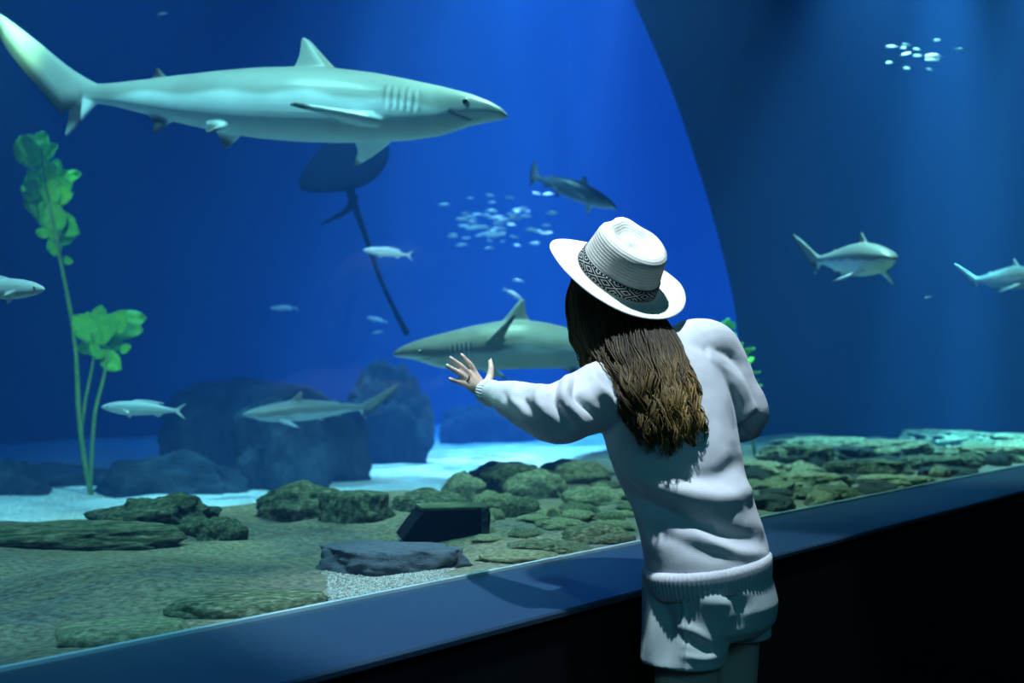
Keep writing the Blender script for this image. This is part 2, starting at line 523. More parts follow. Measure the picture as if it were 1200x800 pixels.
# ------------------------------------------------------------------ rocks
def rock(name, c, size, rot, seed, m, sub=4, rough=0.22, freq=1.6, flat=0.0, fine=0.05):
    """weathered boulder: noise-carved ball with facets; c is its base centre"""
    bm = bmesh.new()
    bmesh.ops.create_icosphere(bm, subdivisions=sub, radius=1.0)
    off = Vector((seed * 3.17, seed * 1.31, seed * 2.03))
    for v in bm.verts:
        p = v.co.copy()
        d = 1 + rough * noise.fractal(p * freq + off, 0.9, 2.0, 5) + fine * noise.fractal(p * freq * 4 + off, 0.8, 2.1, 4)
        cell = noise.noise(p * freq * 0.7 + off * 2)
        d += rough * 0.7 * (abs(cell) - 0.2)
        q = p * d
        if flat and q.z > flat: q.z = flat + (q.z - flat) * 0.22
        if q.z < -0.35: q.z = -0.35 + (q.z + 0.35) * 0.3
        v.co = q
    me = bpy.data.meshes.new(name)
    bm.to_mesh(me); bm.free()
    o = finish(name, me, m)
    o.scale = size
    o.rotation_euler = (0, 0, rot)
    o.location = Vector(c) + Vector((0, 0, 0.28 * size[2]))
    return o

PLACED = []
def reach(sz, rot, d):
    """how far a rock reaches from its centre in direction d"""
    ax, ay = Vector((math.cos(rot), math.sin(rot), 0)), Vector((-math.sin(rot), math.cos(rot), 0))
    q = math.hypot(d.dot(ax) / sz[0], d.dot(ay) / sz[1])
    return 1.06 / q
def clash(c, sz, rot):
    """largest share by which a rock must shrink to clear its neighbours (1 = clear)"""
    k = 1.0
    for c2, s2, r2 in PLACED:
        d = Vector((c2.x - c.x, c2.y - c.y, 0))
        L = d.length
        if L < 1e-4: return 0.0
        d /= L
        a, b = reach(sz, rot, d), reach(s2, r2, d)
        if a + b > L: k = min(k, (L - b) / a)
    return k
def settle(c, sz, rot, step, n=14, floor=0.45):
    """slide a rock along step, then trim it, until it rests beside its neighbours"""
    best = (-9, c)
    for i in range(n):
        for sg in ((1,) if i == 0 else (1, -1)):
            q = c + step * (i * sg)
            u_, v_ = uv_of(q)
            e = reach(sz, rot, V) * 1.2
            if v_ - e < 0.06: continue
            k = clash(q, sz, rot)
            sc_ = k - 0.03 * i
            if sc_ > best[0]: best = (sc_, q, k)
            if k >= 1.0 and i == 0: break
    q = best[1]; k = best[2] if len(best) > 2 else 1.0
    k = max(floor, min(1.0, k))
    return q, (sz[0] * k, sz[1] * k, sz[2] * (0.4 + 0.6 * k))
def bed_at(px, py):
    """where a pixel ray meets the bed"""
    r = ray(px, py)
    t = 1.5
    while t < 20:
        p = CAM + r * t
        u, v = uv_of(p)
        if v > 0.06 and p.z < bed_z(u, v): return p
        t += 0.01
    return CAM + r * 10

def px_rock(name, px, py, wpx, hpx, depth_f, seed, m, label, cat='rock', group=None, rot=None, sink=0.0, **kw):
    """rock whose foot shows at (px, py), wpx wide and hpx high in the frame"""
    p = bed_at(px, py)
    s = p.y / FPX
    w, h = wpx * s * 0.5, hpx * s
    sz = (w, w * depth_f, h / 1.25)
    th = rot if rot is not None else 0.0
    c = p + Vector((0, sz[1] * 0.75, -sink))
    ax, ay = Vector((math.cos(th), math.sin(th), 0)), Vector((-math.sin(th), math.cos(th), 0))
    ext = 1.35 * math.hypot(sz[0] * ax.dot(V), sz[1] * ay.dot(V))
    cu, cv = uv_of(c)
    if cv - ext < 0.065: c = c + V * (0.065 + ext - cv)          # clear of the window
    ext_u = 1.2 * math.hypot(sz[0] * ax.dot(U), sz[1] * ay.dot(U))
    if cu < UD and cu + ext_u > UD - 0.02: c = c - U * (cu + ext_u - UD + 0.02)
    c, sz = settle(c, sz, th, Vector((0.0, 0.03, 0)))
    cu, cv = uv_of(c); c.z = bed_z(cu, cv) - 0.004 - sink
    PLACED.append((c, sz, th))
    o = rock(name, c, sz, th, seed, m, **kw)
    tag(o, label, cat, group)
    return o

R, RP, RD, RB, SL = M['rock'], M['rock_pale'], M['rock_dark'], M['rock_back'], M['slab']
px_rock('boulder', 70, 643, 250, 30, 0.30, 1.0, R, 'long low dark boulder sloping down beside the pale sand', rot=0.25, sub=5, rough=0.18)
px_rock('boulder', 168, 634, 150, 44, 0.55, 2.2, R, 'craggy mossy boulder with a dark hollow at the end of the low ridge', rot=0.2, sub=5, rough=0.30)
px_rock('boulder', 262, 627, 62, 26, 0.7, 3.1, R, 'small rounded boulder standing alone on the sand edge')
px_rock('boulder', 352, 610, 108, 38, 0.55, 4.4, R, 'long mossy boulder beside the squared green block', sub=5)
px_rock('boulder', 418, 606, 86, 46, 0.7, 5.6, R, 'squared green block with a flat mossy top', sub=5, flat=0.55, rough=0.16)
px_rock('boulder', 542, 588, 54, 30, 0.8, 6.3, RP, 'pale rounded boulder next to the black box')
px_rock('boulder', 600, 581, 110, 36, 0.6, 7.8, R, 'broad mossy boulder at the crest of the rock pile', sub=5)
px_rock('boulder', 628, 584, 70, 30, 0.8, 8.2, RP, 'pale lumpy boulder in the middle of the rock pile')
px_rock('boulder', 500, 600, 90, 24, 0.6, 8.9, R, 'low mossy boulder behind the black box')
px_rock('boulder', 672, 572, 90, 26, 0.6, 9.4, RP, 'yellowish flat-topped boulder at the far side of the rock pile')
px_rock('boulder', 700, 592, 80, 20, 0.7, 10.1, RP, 'low pale boulder close behind the visitor')
px_rock('boulder', 610, 605, 46, 22, 0.8, 11.3, R, 'small dark mossy boulder right beside the black box')
px_rock('boulder', 572, 596, 40, 18, 0.8, 11.9, RP, 'small pale boulder touching the back of the black box')
px_rock('boulder', 700, 637, 82, 20, 0.6, 12.7, R, 'flat dark boulder next to the window near the visitor')
px_rock('boulder', 640, 648, 90, 12, 0.7, 13.5, R, 'thin flat stone lying against the window')
px_rock('boulder', 610, 660, 100, 12, 0.5, 13.9, RP, 'thin pale stone next to the slate slab')
px_rock('boulder', 660, 620, 60, 10, 0.8, 14.2, RP, 'flat pebble-coloured stone in front of the rock pile')
px_rock('boulder', 138, 756, 150, 34, 0.62, 15.1, M['rock_pale'], 'smooth wedge-shaped rock set against the window glass', rot=0.2, flat=0.5, rough=0.12)
px_rock('boulder', 285, 722, 190, 28, 0.62, 15.9, R, 'broad low algae-covered rock next to the pale gravel', rot=0.25, rough=0.1, flat=0.5)
px_rock('boulder', 668, 552, 16, 7, 0.8, 16.6, RD, 'tiny dark stone on the crest of the rock pile', sub=3)

# slate slab and black box
slab = px_rock('slate_slab', 452, 674, 172, 52, 0.55, 17.0, SL, 'flat blue-grey slate slab lying beside the pale gravel', cat='slab', sub=5, flat=0.35, rough=0.16, rot=-0.12)
def black_box():
    p = bed_at(524, 634)
    s = p.y / FPX
    prof = [(-50, 0), (50, 3), (52, 30), (50, 36), (-26, 36), (-40, 20), (-52, 4)]
    root = empty('equipment_box', p)
    tag(root, 'black slant-ended box lying among the green rocks', 'box')
    f = Vector((0.97, 0.22, 0)); d = Vector((-0.22, 0.97, 0))
    n = len(prof)
    vs = [p + f * a * s + d * k + Vector((0, 0, b * s)) for k in (0.0, 0.16) for a, b in prof]
    fs = [tuple(range(n)), tuple(range(n, 2 * n))] + [(k, (k + 1) % n, n + (k + 1) % n, n + k) for k in range(n)]
    mesh_obj('housing', vs, fs, M['black'], root, smooth=False)
    vs, fs = box_data(p + f * 45 * s + d * 0.075 + Vector((0, 0, 19 * s)), (8 * s, 0.165, 37 * s), (f, d, Vector((0, 0, 1))))
    o = mesh_obj('end_strip', vs, fs, M['rock_dark'], root, smooth=False)
    lidm = M['rock']
    vs, fs = box_data(p + f * 10 * s + d * 0.08 + Vector((0, 0, 37 * s)), (78 * s, 0.15, 3 * s), (f, d, Vector((0, 0, 1))))
    mesh_obj('lid', vs, fs, lidm, root, smooth=False)
black_box()

# reef to the right of the visitor: a field of low stones
random.seed(11)
reef = [(905, 598, 60, 20, RD, 'dark jagged stone in the corner by the ledge'),
        (890, 560, 80, 22, RP, 'pale stone in the reef right beside the visitor'),
        (960, 575, 90, 20, RP, 'cream flat-lying stone along the window of the reef'),
        (985, 590, 70, 14, R, 'thin mossy stone pressed to the window of the reef'),
        (945, 548, 90, 26, R, 'dark mossy boulder in the middle of the reef'),
        (980, 533, 120, 24, RP, 'long pale rounded boulder on the crest of the reef'),
        (1030, 560, 100, 22, R, 'weathered green boulder in the middle of the long reef'),
        (1055, 537, 110, 22, RP, 'pale pitted boulder behind the weathered green boulder'),
        (1075, 572, 80, 14, RP, 'thin cream stone along the lower reef edge'),
        (1110, 552, 90, 18, R, 'low green stone toward the end of the reef'),
        (1120, 527, 110, 22, R, 'dark ridge-shaped boulder on the reef crest'),
        (1165, 540, 100, 18, RP, 'pale low boulder at the reef end'),
        (1185, 522, 90, 18, R, 'mossy boulder furthest along the reef'),
        (1010, 545, 70, 18, RD, 'small dark stone wedged between pale reef boulders'),
        (1145, 560, 70, 10, RD, 'thin dark stone at the foot of the reef end'),
        (915, 575, 60, 12, RP, 'small sandy-coloured stone by the jagged dark stone')]
for k, (x, y, w, h, m, lb) in enumerate(reef):
    h *= 1.25
    px_rock('reef_stone', x, y, w, h, 0.9, 21 + k * 1.37, m, lb, group='reef stones along the window', sub=5, rough=0.34, fine=0.10, flat=0.5, rot=random.uniform(0.2, 0.9))

for k in range(46):                                 # rubble between the named stones
    x = random.uniform(880, 1200)
    lo = 600 - (x - 880) * 0.175; hi = 540 - (x - 880) * 0.07
    y = random.uniform(hi, lo)
    o = px_rock('small_reef_stone', x, y, random.uniform(26, 60), random.uniform(8, 17), 0.9, 60 + k * 1.71, (R, RP, RD)[k % 3],
            ('green', 'cream', 'dark')[k % 3] + ' knobbly small stone packed between the larger reef stones', group='small stones of the reef', sub=3, rough=0.3, rot=random.uniform(0, 3))
for k in range(26):
    x = random.uniform(555, 745); y = random.uniform(575, 640) - (x - 555) * 0.06
    px_rock('small_pile_stone', x, y, random.uniform(20, 46), random.uniform(6, 14), 0.9, 120 + k * 1.71, (R, RP)[k % 2],
            ('green', 'cream')[k % 2] + ' small stone strewn about the rock pile behind the black box', group='small stones of the rock pile', sub=3, rough=0.3, rot=random.uniform(0, 3))

# back rocks in the hazy distance
def back_rock(px, py, depth, wpx, hpx, df, seed, label, **kw):
    p = P(px, py, depth)
    s = depth / FPX
    u, v = uv_of(p)
    zb = bed_z(u, v)
    ztop = P(px, py - hpx, depth).z
    h = ztop - zb + 0.1
    c = Vector((p.x, p.y, zb - 0.1)); sz = (wpx * s * 0.5, wpx * s * 0.5 * df, h / 1.3)
    c, sz2 = settle(c, sz, 0.1, Vector((0.0, 0.06, 0)), 12, 0.6)
    sz = (sz2[0], sz2[1], sz[2])
    PLACED.append((c, sz, 0.1))
    o = rock('back_rock', c, sz, 0.1, seed, RB, sub=5, **kw)
    tag(o, label, 'rock')
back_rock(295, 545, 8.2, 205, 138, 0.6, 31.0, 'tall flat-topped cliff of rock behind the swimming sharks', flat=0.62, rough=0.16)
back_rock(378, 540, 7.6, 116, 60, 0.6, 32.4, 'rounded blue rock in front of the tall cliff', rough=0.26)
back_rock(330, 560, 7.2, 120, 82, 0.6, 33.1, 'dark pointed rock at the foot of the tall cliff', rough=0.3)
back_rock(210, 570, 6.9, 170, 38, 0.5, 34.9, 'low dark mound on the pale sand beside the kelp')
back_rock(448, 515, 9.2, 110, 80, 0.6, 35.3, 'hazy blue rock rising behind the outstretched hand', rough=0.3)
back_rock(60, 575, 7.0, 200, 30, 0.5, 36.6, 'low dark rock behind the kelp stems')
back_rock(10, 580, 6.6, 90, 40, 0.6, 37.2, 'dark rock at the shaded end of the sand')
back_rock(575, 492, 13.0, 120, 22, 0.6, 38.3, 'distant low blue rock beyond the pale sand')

# gravel patch by the window
def gravel():
    random.seed(5)
    bm = bmesh.new(); bmesh.ops.create_icosphere(bm, subdivisions=1, radius=1.0)
    tv = [v.co.copy() for v in bm.verts]; tf = [tuple(v.index for v in f.verts) for f in bm.faces]; bm.free()
    vs, fs, cs = [], [], []
    u0, v0 = uv_of(bed_at(378, 700)); u1, v1 = uv_of(bed_at(530, 680))
    for k in range(7000):
        px = random.uniform(374, 545); py = random.uniform(664, 707)
        lo = 707 - (px - 376) * 0.20
        if py > lo: py = lo - random.random() * 20
        if px < 383 + 9 * noise.noise(Vector((py * .16, 3, 1))) or px > 527 + 16 * noise.noise(Vector((py * .2, 7, 2))): continue
        p = bed_at(px, py)
        r = random.uniform(0.0018, 0.0036)
        g = random.uniform(0.20, 0.52)
        b = len(vs)
        sx, sy, sz = (random.uniform(.7, 1.2) * r for _ in range(3))
        for q in tv:
            vs.append(p + Vector((q.x * sx, q.y * sy, q.z * sz + r * 0.3)))
            cs.append((g, g * 0.99, g * 0.93))
        fs += [tuple(i + b for i in f) for f in tf]
    o = mesh_obj('gravel', vs, fs, tint_mat('gravel_stone', 0.8, 0.3, 40, 0.1), colors=cs, smooth=False)
    tag(o, 'patch of pale white gravel along the window', 'gravel', None, 'stuff')
gravel()

# ------------------------------------------------------------------ sharks
def bez(pts, n):
    return [cr(pts, i / n) for i in range(n + 1)]

def fin(le, te, origin, ax_a, ax_b, ax_n, thick, n=10, m=8, tip_th=0.35):
    """closed fin: le and te are lists of (a, b) from root to tip"""
    L, T = bez(le, n), bez(te, n)
    top, bot = [], []
    for i in range(n + 1):
        t = i / n
        th = thick * (1 - t * (1 - tip_th))
        for j in range(m + 1):
            c = j / m
            a = L[i] * (1 - c) + T[i] * c
            h = th * (0.30 + 2.2 * math.sqrt(c) * (1 - c)) * 0.62
            base = Vector(origin) + Vector(ax_a) * a[0] + Vector(ax_b) * a[1]
            top.append(base + Vector(ax_n) * h); bot.append(base - Vector(ax_n) * h)
    N = len(top); w = m + 1
    vs = top + bot; fs = []
    for i in range(n):
        for j in range(m):
            q = (i * w + j, i * w + j + 1, (i + 1) * w + j + 1, (i + 1) * w + j)
            fs.append(q); fs.append(tuple(N + k for k in q[::-1]))
    for i in range(n):
        fs.append((i * w, (i + 1) * w, N + (i + 1) * w, N + i * w))
        fs.append((i * w + m, N + i * w + m, N + (i + 1) * w + m, (i + 1) * w + m))
    for j in range(m):
        fs.append((j, N + j, N + j + 1, j + 1))
        b = n * w
        fs.append((b + j, b + j + 1, N + b + j + 1, N + b + j))
    return vs, fs

# unit shark: total length 1, snout at x = 0, tail toward -x, +z up, +y its left
PS = np.array([0, .012, .035, .07, .12, .18, .24, .31, .38, .46, .54, .62, .69, .74, .775, .81])
PT = np.array([.002, .011, .021, .032, .042, .052, .061, .067, .068, .064, .055, .044, .033, .025, .020, .019])
PB = np.array([.002, .007, .012, .021, .040, .051, .056, .060, .061, .058, .050, .038, .026, .018, .016, .015])
PW = np.array([.002, .018, .030, .040, .050, .058, .063, .066, .066, .061, .051, .038, .026, .018, .013, .010])
PZ = np.array([-.002, -.001, 0, 0, 0, 0, 0, 0, 0, 0, .001, .002, .004, .006, .008, .010])

def make_shark_mesh(voxel, pec_near=(-0.25, 0.05), pec_far=(-0.75, 0.05), girth=1.0, dors=1.0, lower=1.0, gape=True):
    secs = []
    for k in range(61):
        s = 0.81 * (k / 60) ** 1.25
        t, b, w, z = (np.interp(s, PS, q) for q in (PT, PB, PW, PZ))
        t, b, w = t * girth, b * girth, w * girth
        secs.append((Vector((-s, 0, z + (t - b) / 2)), Vector((0, 1, 0)), Vector((0, 0, 1)), w, (t + b) / 2))
    parts = [loft(secs, 36, 2.05)]
    X, Y, Z = Vector((-1, 0, 0)), Vector((0, 1, 0)), Vector((0, 0, 1))
    th = 0.016
    zt = lambda s: float(np.interp(s, PS, PT)) * girth
    zb = lambda s: -float(np.interp(s, PS, PB)) * girth
    # first dorsal
    o = Vector((-0.298, 0, zt(.34) - 0.012))
    parts.append(fin([(0.0, -.004), (.034, .026), (.060, .052 * dors), (.076, .067 * dors), (.088, .073 * dors)], [(.122, -.010), (.100, .018), (.093, .044 * dors), (.0925, .062 * dors), (.0915, .072 * dors)], o, X, Z, Y, th))
    # second dorsal
    o = Vector((-0.625, 0, zt(.645) - 0.008))
    parts.append(fin([(0, 0), (.018, .015), (.034, .030)], [(.058, .0), (.046, .013), (.042, .031)], o, X, Z, Y, th * .7))
    # anal
    o = Vector((-0.61, 0, zb(.64) + 0.010))
    parts.append(fin([(0, 0), (.020, -.018), (.040, -.034)], [(.062, .0), (.050, -.016), (.047, -.035)], o, X, Z, Y, th * .7))
    # pelvic pair
    for sg in (1, -1):
        o = Vector((-0.485, sg * 0.022, zb(.51) + 0.014))
        n_ = Vector((0, sg * 0.65, -0.76)); parts.append(fin([(0, 0), (.022, .022), (.042, .038)], [(.062, 0), (.056, .018), (.052, .039)], o, X, n_, n_.cross(X), th * .7))
    # pectoral pair: left (+y) and right (-y)
    tips = []
    for sg, (el, sw) in ((1, pec_near), (-1, pec_far)):
        o = Vector((-0.205, sg * 0.038 * girth, zb(.22) + 0.022))
        n_ = Vector((0, sg * math.cos(el), math.sin(el)))
        le = [(0, 0), (.040 + sw * .3, .055), (.085 + sw * .7, .105), (.128 + sw, .148)]
        te = [(.088, 0), (.092 + sw * .2, .030), (.106 + sw * .6, .085), (.137 + sw, .148)]
        parts.append(fin(le, te, o, X, n_, n_.cross(X), th, n=14, m=8))
        tips.append(o + X * (.133 + sw) + n_ * .148)
    # tail: upper lobe, lower lobe
    o = Vector((-0.765, 0, 0.008))
    parts.append(fin([(0, .014), (.070, .048), (.140, .094), (.210, .138), (.262, .168)], [(.085, -.038), (.116, -.014), (.168, .034), (.224, .090), (.268, .156)], o, X, Z, Y, th * .8, n=16, tip_th=0.5))
    parts.append(fin([(0, .0), (.022, -.030 * lower), (.048, -.062 * lower), (.064, -.082 * lower)], [(.085, .03), (.070, -.008), (.068, -.046 * lower), (.072, -.082 * lower)], o, X, Z, Y, th * .8, n=12))
    me = remesh(parts, voxel, 3, 0.5)
    co = get_co(me); no = get_no(me)
    x, y, z = co[:, 0], co[:, 1], co[:, 2]
    on_side = np.abs(y) > 0.028
    d = np.zeros(len(co))
    for k in range(5):                                      # gill slits
        gx = -0.158 - k * 0.0125 - 0.06 * (z - 0.0) * 0.3
        inz = sstep(-.022, -.010, z) * (1 - sstep(.018, .030, z))
        d -= 0.0032 * np.exp(-((x - gx) / 0.0026) ** 2) * inz * on_side
        d += 0.0016 * np.exp(-((x - gx - 0.0055) / 0.004) ** 2) * inz * on_side
    # mouth: a crescent under the snout
    mx = -0.052 - 3.2 * (np.abs(y) - 0.0) ** 2 * 10
    mz = np.interp(-x, [0.04, 0.06, 0.082, 0.10], [-.0135, -.019, -.0165, -.0125])
    inm = (x < -0.046) & (x > -0.098) & (no[:, 2] < 0.55)
    dm = np.where(np.abs(y) > 0.014, np.abs(z - mz), 1.0)
    dmf = np.abs(x - mx)
    g = np.exp(-(dm / 0.0020) ** 2) * inm * (np.abs(y) < 0.060)
    d -= 0.0036 * g
    co = co + no * d[:, None]
    # countershading and dark fin tips
    line = np.interp(-x, [0, .05, .12, .2, .35, .5, .7, .8, 1.0], [-.004, -.004, -.006, -.004, .004, .002, .004, .0, -.2])
    k = sstep(-0.007, 0.007, z - line + 0.004 * np.sin(x * 40))
    back = np.array([0.34, 0.39, 0.38]); belly = np.array([0.70, 0.84, 0.92])
    c = belly[None] * (1 - k[:, None]) + back[None] * k[:, None]
    c *= (1 - 0.25 * sstep(.035, .065, z) * (x > -0.78))[:, None]
    def dark(p, r, amt):
        nonlocal c
        q = np.linalg.norm(co - np.array(p)[None], axis=1)
        w = (1 - sstep(r * 0.45, r, q)) * amt
        c = c * (1 - w[:, None]) + np.array([0.014, 0.022, 0.026])[None] * w[:, None]
    for t in tips: dark(t, 0.045, 0.85)
    dark((-0.666, 0, zt(.645) + .024), 0.042, 0.95)
    dark((-0.655, 0, zb(.64) - .026), 0.042, 0.95)
    for sg in (1, -1): dark((-0.536, sg * .046, zb(.51) - .014), 0.036, 0.9)
    dark((-0.835, 0, -.07), 0.030, 0.5)
    # dark trailing edge of the tail
    te = np.abs(z - np.interp(-x, [.85, .881, .933, .989, 1.033], [-.030, -.006, .042, .098, .164])) 
    w = (x < -0.805) * (1 - sstep(.012, .046, te)) * 0.95
    c = c * (1 - w[:, None]) + np.array([0.014, 0.022, 0.026])[None] * w[:, None]
    c = c * (1 - 0.7 * g[:, None])
    set_co(me, co)
    return me, c, girth

M['shark'] = tint_mat('shark_skin', 0.42, 0.45, 14, 0.10, 0.15, 160, 0.002)
M['eye'] = noise_mat('fish_eye', [(0.3, (0.004, 0.004, 0.005)), (0.7, (0.010, 0.010, 0.012))], 5, 0.08, 0.0, spec=0.8)
M['eye_ring'] = noise_mat('fish_eye_ring', [(0.3, (0.45, 0.5, 0.5)), (0.7, (0.6, 0.65, 0.62))], 5, 0.3, 0.0, spec=0.6)

def basis(loc, fwd, up, L):
    f = Vector(fwd).normalized()
    l = Vector(up).cross(f).normalized()
    u_ = f.cross(l).normalized()
    return Matrix(((f.x * L, l.x * L, u_.x * L, loc[0]), (f.y * L, l.y * L, u_.y * L, loc[1]), (f.z * L, l.z * L, u_.z * L, loc[2]), (0, 0, 0, 1)))

def bend(co, yaw, pitch, s0=0.30):
    t = np.clip(-co[:, 0] - s0, 0, None)
    out = co.copy()
    out[:, 1] += yaw * t ** 2
    out[:, 2] += pitch * t ** 2
    h = np.clip(0.20 + co[:, 0], 0, None)
    out[:, 1] += yaw * 0.6 * h ** 2
    return out

def shark(label, src, snout, fwd, up, L, yaw=0.0, pitch=0.0, tone=1.0, group='sharks'):
    me0, c, girth = src
    me = me0.copy()
    co = bend(get_co(me), yaw, pitch)
    root = empty('shark')
    root.matrix_basis = basis(snout, fwd, up, L)
    tag(root, label, 'shark', group)
    set_co(me, co)
    o = finish('body', me, M['shark'], None, True, np.asarray(c) * tone)
    o.parent = root
    for sg in (1, -1):
        p = np.array([[-0.072, sg * 0.0392 * girth, 0.0070]])
        p = bend(p, yaw, pitch)[0]
        e = mesh_obj('eye', *ball(p, (0.0070, 0.0038, 0.0064), seg=14, rings=8), M['eye_ring'])
        e.parent = root
        q = mesh_obj('pupil', *ball((p[0], p[1] + sg * 0.0014, p[2]), (0.0054, 0.0033, 0.0053), seg=12, rings=8), M['eye'])
        q.parent = e
    return root

S_BIG = make_shark_mesh(0.0030, pec_near=(-0.12, -0.02), pec_far=(-0.16, 0.0), girth=1.04)
S_MID = make_shark_mesh(0.0034, pec_near=(1.2, 0.0), pec_far=(-0.6, 0.02), girth=1.10, dors=1.05)
S_FAT = make_shark_mesh(0.0050, pec_near=(-0.6, 0.0), pec_far=(-0.45, 0.0), girth=1.42)
ZUP = Vector((0, 0, 1))

def shark_px(label, src, a, da, b, db, up=ZUP, **kw):
    """snout at pixel a / depth da, tail tip region aimed at pixel b / depth db"""
    p, q = P(a[0], a[1], da), P(b[0], b[1], db)
    return shark(label, src, p, p - q, up, (p - q).length / 1.0, **kw)

shark_px('large pale shark gliding high above with its long tail raised', S_BIG, (595, 134), 4.0, (-26, 110), 4.2, up=Vector((0.0, 0.10, 1)), yaw=0.10, pitch=0.03)
shark_px('grey shark with a raised pectoral fin passing behind the outstretched hand', S_MID, (461, 416), 4.8, (850, 385), 5.1, up=Vector((0, -0.15, 1)), yaw=-1.0, pitch=-0.6)
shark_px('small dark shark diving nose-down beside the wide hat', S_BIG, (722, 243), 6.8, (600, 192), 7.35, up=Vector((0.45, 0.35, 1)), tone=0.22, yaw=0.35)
shark_px('stocky pale shark swimming in front of the dark dividing wall', S_FAT, (1048, 303), 5.4, (955, 308), 6.3, tone=1.3, yaw=-0.25)
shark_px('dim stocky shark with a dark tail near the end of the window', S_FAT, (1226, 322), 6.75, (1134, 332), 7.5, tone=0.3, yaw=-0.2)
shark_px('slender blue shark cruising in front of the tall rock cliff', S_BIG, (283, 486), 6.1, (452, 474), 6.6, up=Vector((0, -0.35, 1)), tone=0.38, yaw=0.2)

# ------------------------------------------------------------------ bony fish
M['fish'] = tint_mat('fish_scales', 0.35, 0.6, 60, 0.10, 0.3, 220, 0.002)

def make_fish_mesh(voxel, depth=0.15, lowtail=1.0):
    secs = []
    prof_s = [0, .03, .10, .20, .32, .45, .60, .74, .82, .86]
    prof_t = [.004, .03, .058, .080, .090, .086, .066, .040, .028, .026]
    prof_b = [.004, .022, .046, .066, .076, .072, .054, .032, .022, .022]
    prof_w = [.004, .022, .040, .052, .056, .052, .038, .020, .012, .010]
    for k in range(41):
        s = 0.86 * (k / 40) ** 1.2
        t, b, w = (np.interp(s, prof_s, q) for q in (prof_t, prof_b, prof_w))
        t *= depth / 0.15; b *= depth / 0.15
        secs.append((Vector((-s, 0, (t - b) / 2)), Vector((0, 1, 0)), ZUP, w, (t + b) / 2))
    parts = [loft(secs, 24, 2.0)]
    X, Y, Z = Vector((-1, 0, 0)), Vector((0, 1, 0)), ZUP
    th = 0.022
    parts.append(fin([(0, 0), (.07, .055), (.16, .10), (.17, .112)], [(.06, -.02), (.085, .02), (.14, .08), (.185, .112)], Vector((-.82, 0, .008)), X, Z, Y, th))
    parts.append(fin([(0, 0), (.07, -.055), (.16, -.10), (.17, -.112 * lowtail)], [(.06, .02), (.085, -.02), (.14, -.08), (.185, -.112 * lowtail)], Vector((-.82, 0, -.008)), X, Z, Y, th))
    k = depth / .15
    parts.append(fin([(0, -.02), (.05, .018), (.16, .034), (.40, .010)], [(.10, -.03), (.16, -.02), (.24, -.02), (.42, -.012)], Vector((-.30, 0, .082 * k)), X, Z, Y, th))
    parts.append(fin([(0, .02), (.03, -.022), (.06, -.034)], [(.14, .02), (.12, -.004), (.09, -.030)], Vector((-.58, 0, -.050 * k)), X, Z, Y, th))
    parts.append(fin([(0, .02), (.03, -.03), (.05, -.045)], [(.07, .02), (.065, -.02), (.06, -.046)], Vector((-.28, 0, -.066 * k)), X, Z, Y, th))
    for sg in (1, -1):
        n_ = Vector((0.0, sg * 0.6, -0.8))
        parts.append(fin([(0, 0), (.05, .03), (.10, .055)], [(.045, -.01), (.08, .015), (.12, .05)], Vector((-.22, sg * .045, -.02)), X, n_, n_.cross(X), th * .8))
    me = remesh(parts, voxel, 2, 0.5)
    co = get_co(me)
    kk = sstep(-0.03, 0.05, co[:, 2])[:, None]
    c = np.array([[.62, .66, .66]]) * (1 - kk) + np.array([[.46, .54, .58]]) * kk
    st = np.exp(-((co[:, 2] - 0.02) / 0.006) ** 2)[:, None] * (co[:, 0] < -.2)[:, None]
    c = c * (1 - 0.25 * st)
    c[co[:, 0] < -.88] *= 0.8
    return me, c

def fish(name, label, src, snout, fwd, L, up=ZUP, tone=(1, 1, 1), group=None, cat='fish', eyes=True):
    me0, c = src
    root = empty(name)
    root.matrix_basis = basis(snout, fwd, up, L)
    tag(root, label, cat, group)
    o = finish('body', me0.copy(), M['fish'], None, True, np.asarray(c) * np.array([tone]))
    o.parent = root
    if eyes:
        for sg in (1, -1):
            e = mesh_obj('eye', *ball((-.075, sg * .030, .012), (.016, .008, .016), seg=14, rings=8), M['eye_ring'])
            e.parent = root
            q = mesh_obj('pupil', *ball((-.075, sg * .0355, .012), (.009, .005, .009), seg=10, rings=6), M['eye'])
            q.parent = e
    return root

def fish_px(name, label, src, a, da, b, db, **kw):
    p, q = P(a[0], a[1], da), P(b[0], b[1], db)
    return fish(name, label, src, p, p - q, (p - q).length, **kw)

F_A = make_fish_mesh(0.009, 0.15)
F_B = make_fish_mesh(0.012, 0.13)
fish_px('silver_fish', 'pale silver fish swimming head first toward the kelp stem', F_A, (53, 339), 3.6, (-75, 340), 3.7, tone=(1.1, 1.05, 1.1))
fish_px('silver_fish', 'blue silver fish swimming low beside the kelp stems', F_A, (118, 477), 4.6, (222, 482), 4.7, tone=(.8, .95, 1.1))
fish_px('silver_fish', 'pale lilac fish in front of the stingray tail', F_B, (425, 293), 6.4, (487, 300), 6.6, tone=(1.3, 1.2, 1.5))
fish_px('silver_fish', 'small faint fish above the tall rock cliff', F_B, (316, 361), 8.0, (352, 361), 8.1, tone=(.9, 1, 1.2))
fish_px('silver_fish', 'small pale fish just above the grey shark dorsal fin', F_B, (613, 352), 8.0, (588, 337), 8.1, tone=(1.2, 1.2, 1.2), up=Vector((0.3, 0, 1)))
fish_px('silver_fish', 'tiny pale fish between the wide hat and the dorsal fin', F_B, (600, 328), 9.0, (616, 330), 9.0, tone=(1.2, 1.2, 1.2))
fish_px('silver_fish', 'tiny teal fish in the open water above the shark tail', F_B, (184, 17), 6.0, (197, 15), 6.0, tone=(1, 1.2, 1.2), eyes=False)
